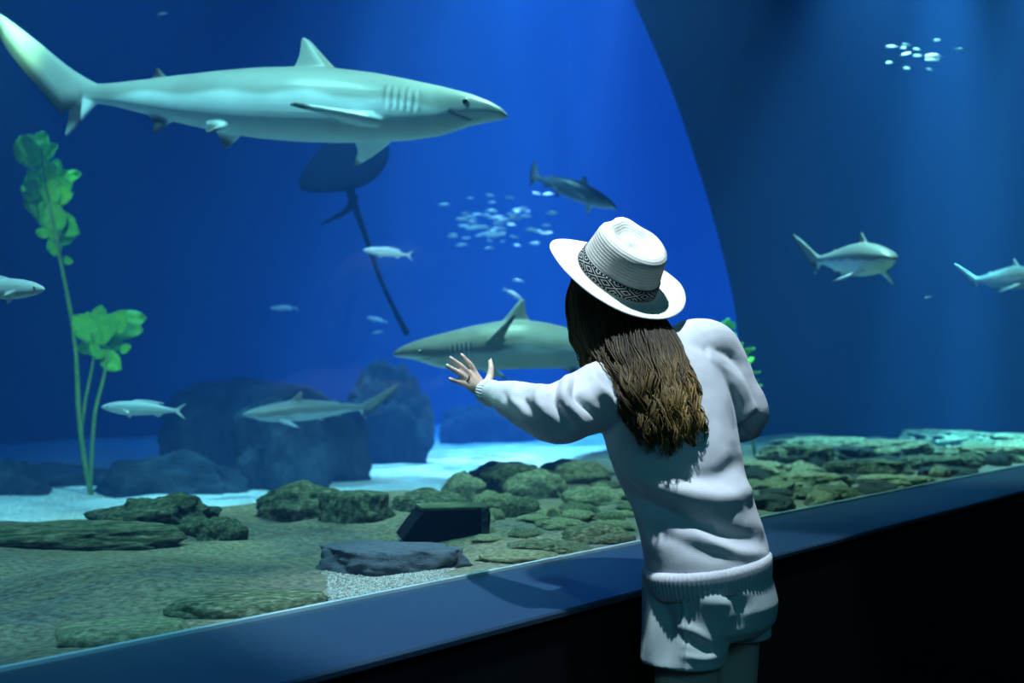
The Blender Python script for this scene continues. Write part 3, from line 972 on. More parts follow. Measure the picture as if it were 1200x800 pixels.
fish_px('silver_fish', 'tiny pale fish in the dark water right of the stocky shark', F_B, (1083, 349), 5.8, (1093, 347), 5.8, tone=(1.2, 1.2, 1.2), eyes=False)
fish_px('silver_fish', 'small faint fish over the hazy rock pile', F_B, (430, 372), 9.0, (456, 378), 9.1, tone=(.9, 1, 1.2), eyes=False)
fish_px('silver_fish', 'tiny teal fish under the tip of the stingray tail', F_B, (436, 390), 8.6, (450, 388), 8.6, tone=(1, 1.2, 1.2), eyes=False)

# a school of small fish, then fish shapes standing in for glints
S_F = make_fish_mesh(0.02, 0.17)
school_me = S_F[0]
fish_obj_me = None
def school(n, cx, cy, sx, sy, depth, dd, size, label, group, tone, seed):
    global fish_obj_me
    random.seed(seed)
    first = None
    for k in range(n):
        px = random.gauss(cx, sx); py = random.gauss(cy, sy)
        p = P(px, py, depth + random.uniform(-dd, dd))
        a = random.uniform(-0.5, 0.5) + (math.pi if random.random() < 0.75 else 0)
        f = Vector((math.cos(a), math.sin(a), random.uniform(-0.15, 0.15)))
        if first is None:
            first = finish('schooling_fish', school_me.copy(), M['fish'], None, True, np.asarray(S_F[1]) * np.array([tone]))
            o = first
        else:
            o = first.copy(); col.objects.link(o)
        o.matrix_basis = basis(p, f, ZUP, size * random.uniform(0.6, 1.3))
        tag(o, label, 'fish', group)
school(64, 582, 262, 32, 17, 9.0, 0.6, 0.095, 'tiny silvery fish of the school drifting beside the wide hat', 'school of small fish in the light shaft', (1.35, 1.45, 1.4), 3)
school(14, 1082, 62, 22, 9, 6.6, 0.3, 0.07, 'tiny fish shape standing in for a glint on the window', 'fish shapes standing in for glints by the dividing wall', (1.35, 1.45, 1.4), 4)  # reflected glints modelled as bright little fish

# ------------------------------------------------------------------ stingray
M['ray'] = noise_mat('ray_skin', [(0.3, (0.004, 0.008, 0.018)), (0.7, (0.008, 0.014, 0.03))], 6, 1.0, 0.1, spec=0.0)
def stingray():
    root = empty('stingray', P(402, 190, 7.6))
    tag(root, 'dark stingray with a long whip tail under the large pale shark', 'stingray')
    c = P(402, 186, 7.6)
    s = 7.6 / FPX
    f = Vector((0.15, 0.75, 0.62)).normalized()          # nose up and away
    r = f.cross(ZUP).normalized(); n_ = r.cross(f).normalized()
    vs, fs = [], []
    nr, na = 10, 40
    for side in (1, -1):
        for i in range(nr + 1):
            q = i / nr
            for k in range(na):
                th = 2 * math.pi * k / na
                # rhombic disc with rounded wings
                rx = 50 * s * q * (abs(math.cos(th)) ** 0.9) * math.copysign(1, math.cos(th))
                ry = 78 * s * q * (abs(math.sin(th)) ** 0.9) * math.copysign(1, math.sin(th))
                h = (1 - q * q) * 0.07 + 0.006
                wing = 0.05 * (abs(rx) / (46 * s)) ** 2
                vs.append(c + r * rx + f * ry + n_ * (side * h * (1.0 if side > 0 else 0.5) - wing))
    off = (nr + 1) * na
    for sd in range(2):
        for i in range(nr):
            for k in range(na):
                k2 = (k + 1) % na
                q = (sd * off + i * na + k, sd * off + i * na + k2, sd * off + (i + 1) * na + k2, sd * off + (i + 1) * na + k)
                fs.append(q if sd == 0 else q[::-1])
    for k in range(na):
        k2 = (k + 1) % na
        fs.append((nr * na + k, nr * na + k2, off + nr * na + k2, off + nr * na + k))
    mesh_obj('disc', vs, fs, M['ray'], root)
    tail = [P(408, 214, 7.45), P(417, 245, 7.3), P(428, 275, 7.2), P(445, 325, 7.1), P(462, 362, 7.05), P(477, 391, 7.0)]
    mesh_obj('tail', *tube(tail, [0.035, 0.022, 0.017, 0.014, 0.014, 0.020], 10, 6), M['ray'], root)
    pel = [P(416, 228, 7.4), P(408, 245, 7.4), P(392, 255, 7.45), P(376, 263, 7.5)]
    mesh_obj('pelvic_fin', *tube(pel, [0.03, 0.022, 0.014, 0.006], 10, 5), M['ray'], root)
stingray()

# ------------------------------------------------------------------ kelp
M['stem'] = noise_mat('kelp_stem', [(0.3, (0.10, 0.22, 0.05)), (0.7, (0.20, 0.34, 0.08))], 20, 0.6, 0.2)
def leaf_mesh(name):
    vs, fs = [], []
    n, m = 8, 4
    for sd in (1, -1):
        for i in range(n + 1):
            t = i / n
            w = 0.34 * math.sin(math.pi * min(1, t * 0.93 + 0.07)) ** 0.7 + 0.02
            for j in range(m + 1):
                c = j / m * 2 - 1
                vs.append(Vector((t, c * w, 0.10 * math.sin(t * 2.6) - 0.10 * (1 - c * c) + 0.03 * math.sin(t * 14 + c * 2) + sd * 0.012)))
    N = (n + 1) * (m + 1)
    for i in range(n):
        for j in range(m):
            q = (i * (m + 1) + j, i * (m + 1) + j + 1, (i + 1) * (m + 1) + j + 1, (i + 1) * (m + 1) + j)
            fs.append(q); fs.append(tuple(N + k for k in q[::-1]))
    edge = [j for j in range(m + 1)] + [i * (m + 1) + m for i in range(1, n + 1)] + [n * (m + 1) + j for j in range(m - 1, -1, -1)] + [i * (m + 1) for i in range(n - 1, 0, -1)]
    for a, b in zip(edge, edge[1:] + edge[:1]):
        fs.append((a, b, N + b, N + a))
    return vs, fs
def kelp():
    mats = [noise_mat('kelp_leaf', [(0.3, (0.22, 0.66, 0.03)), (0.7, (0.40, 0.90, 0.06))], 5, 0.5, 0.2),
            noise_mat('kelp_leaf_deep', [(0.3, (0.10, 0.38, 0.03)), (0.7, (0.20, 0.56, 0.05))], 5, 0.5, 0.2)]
    d = 4.9
    base = bed_at(107, 580)
    d = base.y
    root = empty('kelp_plant', base)
    tag(root, 'tall green kelp plant with two leafy stems on the pale sand', 'kelp')
    st1 = [(107, 580), (98, 535), (92, 480), (90, 430), (86, 385), (78, 340), (70, 300), (60, 250), (52, 205), (48, 165)]
    st2 = [(105, 575), (108, 520), (112, 480), (122, 440), (126, 410)]
    st3 = [(95, 505), (100, 470), (108, 430), (112, 405)]
    def stem(pts, r0, r1):
        pp = [P(x, y, d - 0.02 * k) for k, (x, y) in enumerate(pts)]
        rr = [r0 + (r1 - r0) * k / (len(pts) - 1) for k in range(len(pts))]
        mesh_obj('stem', *tube(pp, rr, 8, 4), M['stem'], root)
    stem(st1, 0.016, 0.007); stem(st2, 0.015, 0.008); stem(st3, 0.010, 0.007)
    lv, lf = leaf_mesh('leaf')
    protos = []
    for m in mats:
        o = mesh_obj('leaf', lv, lf, m, root); protos.append([o, False])
    random.seed(21)
    def leaf(px, py, ang, size, dd=0.0, tilt=0.0, kind=0):
        ang += random.uniform(-28, 28); size *= random.uniform(0.65, 1.2)
        pr = protos[kind]
        if pr[1]:
            o = pr[0].copy(); col.objects.link(o)
        else:
            o = pr[0]; pr[1] = True
        s = d / FPX * size
        a = math.radians(ang)
        f = Vector((math.cos(a), tilt, math.sin(a))).normalized()
        toward = Vector((random.uniform(-.5, .5), -1, random.uniform(-.35, .6)))
        l = toward.cross(f).normalized(); n_ = f.cross(l).normalized()
        p = P(px, py, d + dd)
        mw = Matrix(((f.x * s, l.x * s, n_.x * s, p.x), (f.y * s, l.y * s, n_.y * s, p.y), (f.z * s, l.z * s, n_.z * s, p.z), (0, 0, 0, 1)))
        o.parent = root
        o.matrix_parent_inverse = world_of(root).inverted()
        o.matrix_basis = mw
    for x, y, a, s in [(46, 190, 118, 42), (50, 188, 45, 34), (40, 196, 100, 46), (58, 216, 80, 34), (62, 222, 20, 36), (55, 228, 100, 40), (62, 232, -12, 38), (50, 234, 130, 30),
                       (64, 205, 60, 26), (50, 215, 140, 26), (58, 240, 60, 26), (44, 186, 95, 34), (52, 226, 70, 34), (60, 226, 45, 30), (66, 218, 5, 28), (40, 180, 80, 26)]:
        leaf(x, y, a, s, random.uniform(-.12, .05), random.uniform(-.4, .2), 0)
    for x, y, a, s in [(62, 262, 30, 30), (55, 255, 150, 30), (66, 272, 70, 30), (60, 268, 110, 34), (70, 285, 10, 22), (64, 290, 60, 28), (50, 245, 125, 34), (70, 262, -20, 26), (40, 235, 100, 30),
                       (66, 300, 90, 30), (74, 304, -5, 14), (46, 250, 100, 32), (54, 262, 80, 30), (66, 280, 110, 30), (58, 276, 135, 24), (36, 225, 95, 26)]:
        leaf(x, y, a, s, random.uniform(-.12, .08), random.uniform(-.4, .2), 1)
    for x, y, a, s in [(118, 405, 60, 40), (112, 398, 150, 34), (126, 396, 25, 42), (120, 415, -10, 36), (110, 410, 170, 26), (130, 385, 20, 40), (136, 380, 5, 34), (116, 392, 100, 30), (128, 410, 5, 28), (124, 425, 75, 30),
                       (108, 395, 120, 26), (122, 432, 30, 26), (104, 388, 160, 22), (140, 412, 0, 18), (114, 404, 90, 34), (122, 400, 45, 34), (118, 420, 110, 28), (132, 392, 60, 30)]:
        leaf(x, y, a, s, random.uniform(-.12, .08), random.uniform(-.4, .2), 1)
kelp()

def coral():
    p = P(853, 415, 7.0)
    u, v = uv_of(p)
    root = empty('sea_plant', Vector((p.x, p.y, bed_z(u, v))))
    tag(root, 'bright green bushy sea plant behind the shoulder of the visitor', 'plant')
    m = noise_mat('sea_plant_green', [(0.3, (0.16, 0.55, 0.04)), (0.7, (0.28, 0.80, 0.08))], 4, 0.6, 0.3)
    random.seed(8)
    z0 = bed_z(u, v)
    zt = P(853, 376, 7.0).z
    lv, lf = leaf_mesh('leaf')
    first = None
    for k in range(9):
        q = Vector((p.x + random.gauss(0, .04), p.y + random.gauss(0, .06), z0))
        t = Vector((p.x + random.gauss(0, .05), p.y + random.gauss(0, .08), zt - random.uniform(0.02, 0.25)))
        mesh_obj('stem', *tube([q, (q + t) / 2 + Vector((random.gauss(0, .03), 0, 0)), t], [0.012, 0.010, 0.006], 6, 4), M['stem'], root)
        for j in range(7):
            b = q.lerp(t, 0.45 + 0.55 * j / 6)
            if first is None:
                first = mesh_obj('leaf', lv, lf, m, root); o = first
            else:
                o = first.copy(); col.objects.link(o)
            a = random.uniform(0, 6.28)
            f = Vector((math.cos(a), math.sin(a), random.uniform(.1, .9))).normalized()
            l = ZUP.cross(f).normalized(); n_ = f.cross(l).normalized(); s = random.uniform(.07, .12)
            o.parent = root; o.matrix_parent_inverse = world_of(root).inverted()
            o.matrix_basis = Matrix(((f.x * s, l.x * s, n_.x * s, b.x), (f.y * s, l.y * s, n_.y * s, b.y), (f.z * s, l.z * s, n_.z * s, b.z), (0, 0, 0, 1)))
coral()

# ------------------------------------------------------------------ the visitor
M['skin'] = noise_mat('skin', [(0.3, (0.62, 0.43, 0.34)), (0.7, (0.70, 0.50, 0.40))], 14, 0.5, 0.15, 160, dist=0.001, spec=0.35)
M['nail'] = noise_mat('nail', [(0.3, (0.80, 0.62, 0.56)), (0.7, (0.86, 0.70, 0.64))], 30, 0.2, 0.0, spec=0.6)
M['shoe'] = noise_mat('shoe_canvas', [(0.3, (0.35, 0.36, 0.38)), (0.7, (0.45, 0.46, 0.48))], 60, 0.8, 0.2)
M['sole'] = noise_mat('shoe_sole', [(0.3, (0.6, 0.6, 0.6)), (0.7, (0.7, 0.7, 0.7))], 20, 0.6, 0.1)
M['ring'] = noise_mat('dark_metal', [(0.3, (0.03, 0.035, 0.04)), (0.7, (0.06, 0.065, 0.07))], 20, 0.25, 0.0, spec=0.8)
M['eyewhite'] = noise_mat('eye_white', [(0.3, (0.75, 0.75, 0.75)), (0.7, (0.8, 0.8, 0.8))], 20, 0.2, 0.0)
M['lip'] = noise_mat('lip', [(0.3, (0.50, 0.22, 0.20)), (0.7, (0.56, 0.26, 0.24))], 20, 0.4, 0.0)

def knit_mat():
    m, nt, b = mat('sweater_knit', 0.9, 0.15, (0.62, 0.62, 0.66))
    tc = nd(nt, 'ShaderNodeTexCoord')
    n = nd(nt, 'ShaderNodeTexNoise'); n.inputs['Scale'].default_value = 9; n.inputs['Detail'].default_value = 5
    nt.links.new(tc.outputs['Object'], n.inputs['Vector'])
    r = ramp(nt, n.outputs['Fac'], [(0.3, (0.58, 0.59, 0.63)), (0.7, (0.70, 0.70, 0.74))])
    nt.links.new(r.outputs[0], b.inputs['Base Color'])
    w = nd(nt, 'ShaderNodeTexWave', wave_type='BANDS', bands_direction='Z'); w.inputs['Scale'].default_value = 120; w.inputs['Distortion'].default_value = 1.5; w.inputs['Detail'].default_value = 2
    nt.links.new(tc.outputs['Object'], w.inputs['Vector'])
    n2 = nd(nt, 'ShaderNodeTexNoise'); n2.inputs['Scale'].default_value = 320
    nt.links.new(tc.outputs['Object'], n2.inputs['Vector'])
    ad = nd(nt, 'ShaderNodeMath', operation='ADD')
    nt.links.new(w.outputs['Fac'], ad.inputs[0]); nt.links.new(n2.outputs['Fac'], ad.inputs[1])
    bp = nd(nt, 'ShaderNodeBump'); bp.inputs['Strength'].default_value = 0.12; bp.inputs['Distance'].default_value = 0.0015
    nt.links.new(ad.outputs[0], bp.inputs['Height']); nt.links.new(bp.outputs[0], b.inputs['Normal'])
    b.inputs['Sheen Weight'].default_value = 0.15
    return m
M['knit'] = knit_mat()
M['shorts'] = noise_mat('shorts_cotton', [(0.3, (0.48, 0.56, 0.56)), (0.7, (0.58, 0.66, 0.66))], 8, 0.8, 0.25, 260, dist=0.001, spec=0.2)

FACE = V.copy()                                   # hips face the glass
LEFT = -U
def lat(deg):                                     # lateral and front axis turned by deg toward the right
    a = math.radians(deg)
    f = Matrix.Rotation(-a, 3, 'Z') @ FACE
    l = Matrix.Rotation(-a, 3, 'Z') @ LEFT
    return l, f

SPINE = [  # px, py, depth, half width, half depth, turn
    (832, 676, 2.245, .143, .106, 0), (826, 640, 2.25, .140, .104, 3), (816, 600, 2.262, .135, .102, 6), (803, 560, 2.28, .136, .100, 9),
    (790, 515, 2.30, .150, .102, 12), (778, 468, 2.325, .160, .100, 15), (771, 435, 2.34, .158, .090, 16), (766, 412, 2.35, .125, .074, 16), (762, 396, 2.355, .075, .060, 16)]

def spine_secs(grow=0.0, i0=0, sub=4, taper=True):
    pts = np.array(SPINE[i0:], dtype=float)
    m = (len(pts) - 1) * sub
    out = []
    for k in range(m + 1):
        q = cr(pts, k / m)
        l, f = lat(q[5])
        c = P(q[0], q[1], q[2])
        q2 = cr(pts, min(1, (k + 1) / m)); q1 = cr(pts, max(0, (k - 1) / m))
        t = (P(*q2[:3]) - P(*q1[:3])).normalized()
        t = (t + Vector((0, 0, 0.6))).normalized()
        l = (l - t * l.dot(t)).normalized(); f = (f - t * f.dot(t) - l * f.dot(l)).normalized()
        out.append((c, l, f, q[3] + grow, q[4] + grow))
    return out

SH_L = P(712, 462, 2.265); SH_R = P(838, 414, 2.44)
EL_L = P(652, 482, 2.16); WR_L = on_v(566, 458, -0.032)
EL_R = P(874, 492, 2.46); WR_R = EL_R + FACE * 0.20 + LEFT * 0.10 + Vector((0, 0, 0.02))
HUP = Vector((.36, -.51, .775)).normalized()
HF = Vector((-.42, .91, 0)); HF = (HF - HUP * HF.dot(HUP)).normalized()
HL = HUP.cross(HF).normalized()
HATC = P(722, 324, 2.38)
HC = HATC - HUP * 0.045 - HF * 0.0
PEL = P(831, 705, 2.25)
HIP_L = P(806, 715, 2.19); HIP_R = P(852, 708, 2.325)

person = empty('person', Vector((PEL.x, PEL.y, 0)))
tag(person, 'person in white straw hat, pale sweater and light shorts touching the glass', 'person')

def tubes(pts, rr, n=16, sub=6):
    return tube(pts, rr, n, sub)

def build_body():
    parts = [loft(spine_secs(-0.016), 28)]
    l0, f0 = lat(0)
    parts.append(loft([(PEL + Vector((0, 0, dz)), l0, f0, w, d) for dz, w, d in ((-.06, .10, .07), (-.03, .118, .080), (.02, .120, .082), (.06, .115, .080), (.10, .110, .078))], 24))
    # head
    parts.append(ball(HC + HUP * 0.012 - HF * 0.012, (0.071, 0.088, 0.092), (HL, HF, HUP), 24, 16))
    parts.append(ball(HC - HUP * 0.045 + HF * 0.022, (0.056, 0.060, 0.068), (HL, HF, HUP), 20, 14))
    parts.append(ball(HC - HUP * 0.098 + HF * 0.052, (0.022, 0.022, 0.018), (HL, HF, HUP)))
    parts.append(tube([HC - HUP * 0.002 + HF * 0.078, HC - HUP * 0.022 + HF * 0.090, HC - HUP * 0.040 + HF * 0.098], [0.006, 0.009, 0.011], 10, 4))
    parts.append(ball(HC - HUP * 0.070 + HF * 0.076, (0.022, 0.010, 0.009), (HL, HF, HUP)))
    for s in (1, -1):
        parts.append(ball(HC - HUP * 0.018 + HL * 0.071 * s - HF * 0.01, (0.007, 0.017, 0.028), (HL, HF, HUP)))
        parts.append(ball(HC - HUP * 0.030 + HL * 0.032 * s + HF * 0.062, (0.022, 0.018, 0.018), (HL, HF, HUP)))
        parts.append(ball(HC + HUP * 0.014 + HL * 0.028 * s + HF * 0.072, (0.022, 0.010, 0.008), (HL, HF, HUP)))
    nb = P(763, 402, 2.345)
    parts.append(tube([nb, nb.lerp(HC - HUP * 0.05 - HF * 0.02, 0.55), HC - HUP * 0.05 - HF * 0.02], [0.056, 0.050, 0.052], 16, 5))
    # arms
    parts.append(tubes([P(765, 440, 2.33), SH_L, SH_L.lerp(EL_L, .5), EL_L, EL_L.lerp(WR_L, .35), EL_L.lerp(WR_L, .75), WR_L], [.055, .050, .042, .036, .036, .026, .0185]))
    parts.append(tubes([P(775, 435, 2.34), SH_R, SH_R.lerp(EL_R, .5), EL_R, EL_R.lerp(WR_R, .4), WR_R], [.055, .048, .041, .035, .034, .021]))
    # left hand flat on the glass: palm bars, then five bent fingers
    kn = {'i': (555, 436), 'm': (550, 440), 'r': (548, 446), 'p': (549.5, 453)}
    tp = {'i': (540, 415.5), 'm': (527, 419), 'r': (523, 428), 'p': (526, 443.5)}
    hand = {}
    for k in kn:
        a = on_v(*kn[k], -0.018)
        parts.append(tube([WR_L, WR_L.lerp(a, .5) , a], [.0165, .0120, .0088], 12, 4))
        b = on_v(*tp[k], -0.0062)
        up = -V * 0.006
        chain = [WR_L.lerp(a, .8), a + up * 0.4, a.lerp(b, .42) + up * 1.1, a.lerp(b, .74) + up * 0.6, b]
        parts.append(tube(chain, [.0082, .0072, .0063, .0056, .0044], 12, 5))
        hand[k] = chain
    a = on_v(573.5, 443, -0.020); b = on_v(574, 421.5, -0.0075)
    chain = [WR_L.lerp(a, .25), a, a.lerp(b, .55) - V * 0.004, b]
    parts.append(tube(chain, [.0125, .0092, .0070, .0047], 12, 6)); hand['t'] = chain
    parts.append(ball(WR_L.lerp(a, .55), 0.0125)); 
    # right hand resting on the far side of the waist
    pd = (FACE * 0.75 + LEFT * 0.6 + Vector((0, 0, -.05))).normalized(); sd = pd.cross(ZUP).normalized()
    for k, (o, ln) in enumerate(((-.021, .062), (-.007, .070), (.007, .066), (.021, .052))):
        a = WR_R + pd * .070 + ZUP * (-o)
        parts.append(tube([WR_R, WR_R.lerp(a, .5), a], [.016, .014, .010], 10, 4))
        parts.append(tube([a, a + pd * ln * .45 + sd * .004, a + pd * ln * .8 - sd * .006, a + pd * ln - sd * .016], [.0085, .008, .0072, .0058], 10, 4))
    a = WR_R + pd * .03 + ZUP * .028
    parts.append(tube([WR_R, a, a + pd * .03 + ZUP * .016, a + pd * .055 + ZUP * .018], [.014, .011, .009, .0065], 10, 4))
    # legs and feet
    for s, hip in ((1, HIP_L), (-1, HIP_R)):
        foot = Vector((hip.x, hip.y, 0)) - FACE * 0.07
        knee = Vector((hip.x, hip.y, 0.43)) + FACE * 0.01
        ank = Vector((foot.x, foot.y, 0.085))
        calf = knee.lerp(ank, .32) - FACE * 0.012
        parts.append(tubes([hip + ZUP * .04, hip - ZUP * .06, hip.lerp(knee, .5), knee, calf, knee.lerp(ank, .7), ank], [.060, .064, .058, .046, .047, .036, .030]))
        parts.append(tube([ank - FACE * .02 - ZUP * .03, ank + FACE * .05 - ZUP * .04, ank + FACE * .13 - ZUP * .058, ank + FACE * .17 - ZUP * .062], [.032, .032, .028, .018], 14, 4))
        parts.append(ball(hip + ZUP * .02 - FACE * 0.030, 0.058))
    me = remesh(parts, 0.0031, 3, 0.45)
    o = finish('body', me, M['skin'], person)
    # nails
    for k, ch in hand.items():
        d = (ch[-1] - ch[-2]).normalized()
        sd = d.cross(V).normalized()
        p = ch[-1] - V * 0.0040 - d * 0.001
        mesh_obj('nail', *ball(p, (0.0050, 0.0032, 0.0016), (d, sd, V), 12, 8), M['nail'], o)
    # ring on the ring finger
    ch = hand['r']; p = ch[1].lerp(ch[2], 0.30); d = (ch[2] - ch[1]).normalized()
    a = d.cross(V).normalized(); b = d.cross(a)
    vs, fs = [], []
    for i in range(24):
        th = 2 * math.pi * i / 24
        rd = a * math.cos(th) + b * math.sin(th)
        for j in range(8):
            ph = 2 * math.pi * j / 8
            vs.append(p + rd * (0.0080 + 0.0014 * math.cos(ph)) + d * 0.0024 * math.sin(ph))
    for i in range(24):
        for j in range(8):
            fs.append((i * 8 + j, i * 8 + (j + 1) % 8, ((i + 1) % 24) * 8 + (j + 1) % 8, ((i + 1) % 24) * 8 + j))
    r = mesh_obj('ring', vs, fs, M['ring'], person)
    r['label'] = 'dark finger ring'
    # face details
    for s in (1, -1):
        e = HC - HUP * 0.004 + HL * 0.029 * s + HF * 0.0745
        ev = mesh_obj('eye', *ball(e, (0.0135, 0.009, 0.0065), (HL, HF, HUP), 14, 10), M['eyewhite'], person)
        mesh_obj('iris', *ball(e + HF * 0.0055, (0.0058, 0.0045, 0.0058), (HL, HF, HUP), 12, 8), M['eye'], ev)
    mesh_obj('lips', *ball(HC - HUP * 0.070 + HF * 0.081, (0.021, 0.0085, 0.0075), (HL, HF, HUP), 16, 10), M['lip'], person)
    # shoes
    for hip in (HIP_L, HIP_R):
        ft = Vector((hip.x, hip.y, 0)) - FACE * 0.07
        sec = [(-.055, .028, .10), (-.035, .037, .105), (.0, .038, .095), (.05, .040, .080), (.10, .046, .062), (.15, .044, .052), (.185, .030, .040), (.195, .012, .03)]
        sh = mesh_obj('shoe', *loft([(ft + FACE * a + ZUP * (h / 2 + .012), LEFT, ZUP, w, h / 2) for a, w, h in sec], 20, 2.6), M['shoe'], person)
        mesh_obj('sole', *loft([(ft + FACE * a + ZUP * .012, LEFT, ZUP, w * 1.06, .012) for a, w, h in sec], 20, 4), M['sole'], sh)
build_body()

def px_of(co):
    """frame coordinates of points (used to lay cloth folds where they lie on the cloth)"""
    c, s = math.cos(PITCH), math.sin(PITCH)
    d = co - np.array(CAM)[None]
    dep = d[:, 1] * c + d[:, 2] * s
    upv = -d[:, 1] * s + d[:, 2] * c
    return 600 + FPX * d[:, 0] / dep, 400 - FPX * upv / dep

def folds(me, strokes, facing=-0.05):
    co = get_co(me); no = get_no(me)
    x, y = px_of(co)
    view = np.array(CAM)[None] - co
    view /= np.linalg.norm(view, axis=1)[:, None]
    fac = sstep(facing, 0.35, (view * no).sum(1))
    d = np.zeros(len(co))
    for pts, amp, wid in strokes:
        pp = np.array([cr(pts, i / 24) for i in range(25)])
        best = np.full(len(co), 1e9); along = np.zeros(len(co))
        for i in range(24):
            a, b = pp[i], pp[i + 1]
            ab = b - a
            t = np.clip(((x - a[0]) * ab[0] + (y - a[1]) * ab[1]) / (ab @ ab + 1e-9), 0, 1)
            q = np.hypot(x - a[0] - t * ab[0], y - a[1] - t * ab[1])
            m = q < best
            best = np.where(m, q, best); along = np.where(m, (i + t) / 24, along)
        d += amp * np.exp(-(best / wid) ** 2) * np.clip(np.sin(math.pi * np.clip(along * 0.9 + 0.05, 0, 1)), 0, 1) ** 0.6
    co = co + no * (d * fac)[:, None]
    set_co(me, co)

def build_sweater():
    parts = [loft(spine_secs(0.0), 36, 2.15)]
    W_L = EL_L.lerp(WR_L, 0.93)
    parts.append(tubes([P(772, 445, 2.325), P(735, 452, 2.285), SH_L, SH_L.lerp(EL_L, .55) - ZUP * .004, EL_L - ZUP * .006, EL_L.lerp(WR_L, .33) - ZUP * .004, EL_L.lerp(WR_L, .68), W_L], [.078, .076, .072, .062, .056, .047, .033, .0255], 20))
    W_R = EL_R.lerp(WR_R, 0.92)
    parts.append(tubes([P(778, 430, 2.345), P(815, 408, 2.40), SH_R, SH_R.lerp(EL_R, .5), EL_R, EL_R.lerp(WR_R, .5), W_R], [.066, .062, .060, .055, .047, .040, .028], 20))
    parts.append(tubes([P(805, 432, 2.355), P(838, 452, 2.40), P(858, 490, 2.42)], [.062, .060, .052], 18))
    # bulk of the drape between arm and waist
    parts.append(tubes([P(735, 490, 2.27), P(752, 540, 2.25), P(785, 610, 2.24), P(800, 640, 2.24)], [.055, .058, .055, .05], 18))
    # neck roll
    me = remesh(parts, 0.0046, 8, 0.5)
    A = [
        # back drape: long swags from the armpit across to the right hip
        ([(712, 520), (745, 556), (800, 578), (850, 584), (884, 570)], .016, 13),
        ([(704, 530), (745, 580), (800, 608), (850, 625), (892, 634)], -.017, 12),
        ([(798, 606), (828, 628), (862, 646), (892, 648)], .009, 9),
        ([(742, 606), (790, 632), (830, 648), (870, 652)], -.006, 9),
        ([(722, 560), (752, 610), (770, 650)], .010, 11),
        ([(705, 505), (730, 560), (750, 625)], -.006, 8),
        ([(850, 430), (862, 470), (868, 520)], -.007, 6),
        ([(826, 420), (842, 470), (850, 540)], .006, 14),
        ([(800, 560), (840, 556), (868, 540)], -.006, 10),
        # creases around the shoulder and elbow of the raised arm
        ([(656, 438), (648, 466), (668, 500)], -.012, 5), ([(668, 436), (662, 468), (686, 500)], .010, 6),
        ([(676, 438), (674, 462), (698, 488)], -.011, 5), ([(690, 432), (700, 455), (716, 470)], .013, 7),
        ([(640, 448), (630, 468), (645, 492)], .007, 6), ([(620, 452), (612, 466), (624, 484)], -.005, 4.5),
        ([(606, 454), (600, 466), (608, 478)], .004, 4), ([(590, 458), (594, 470)], -.003, 4),
        ([(706, 436), (718, 452), (728, 470)], -.010, 6),
        ([(880, 440), (888, 470), (893, 500)], .004, 8), ([(866, 500), (880, 512), (892, 516)], -.005, 5)]
    folds(me, A)
    co = get_co(me); no = get_no(me)
    nz = np.array([noise.fractal(Vector(c) * 9.0, 0.9, 2.0, 3) for c in co])
    set_co(me, co + no * (nz * 0.0035)[:, None])
    sw = finish('sweater', me, M['knit'], person)
    sw['label'] = 'pale loose knit sweater with long sleeves'
    # ribbed hem
    def rib_ring(name, secs, nrib, amp, wid_n=4):
        vs, fs = [], []
        n = nrib * 4
        for c, a, b, ra, rb in secs:
            for k in range(n):
                th = 2 * math.pi * k / n
                g = amp * (1, 0.55, -1, 0.55)[k % 4]
                vs.append(Vector(c) + a * (ra + g) * math.cos(th) + b * (rb + g) * math.sin(th))
        m = len(secs)
        for i in range(m - 1):
            for k in range(n):
                k2 = (k + 1) % n
                fs.append((i * n + k, i * n + k2, (i + 1) * n + k2, (i + 1) * n + k))
        return mesh_obj(name, vs, fs, M['knit'], sw)
    l, f = lat(0)
    tilt = Vector((-0.10, -0.02, 1)).normalized()
    l = (l - tilt * l.dot(tilt)).normalized(); f = (f - tilt * f.dot(tilt)).normalized()
    c0 = P(831, 683, 2.246)
    secs = [(c0 + tilt * h, l, f, .140 + e, .102 + e) for h, e in ((.002, -.008), (-.006, .0), (-.004, .006), (.006, .010), (.02, .012), (.034, .013), (.042, .012), (.047, .004), (.050, -.006))]
    rib_ring('hem_band', secs, 88, 0.0010)
    ax = (WR_L - EL_L).normalized()
    a = ax.cross(ZUP).normalized(); b = ax.cross(a)
    secs = [(EL_L.lerp(WR_L, t), a, b, r, r) for t, r in ((.84, .020), (.845, .0285), (.87, .0285), (.92, .0255), (.96, .0245), (.965, .018))]
    rib_ring('cuff', secs, 28, 0.0007)
    nb = P(761, 397, 2.352)
    secs = [(nb + HUP * h, HL, HF, r, r) for h, r in ((-.012, .060), (-.004, .074), (.008, .072), (.014, .066), (.012, .056))]
    rib_ring('collar', secs, 40, 0.0008)
build_sweater()

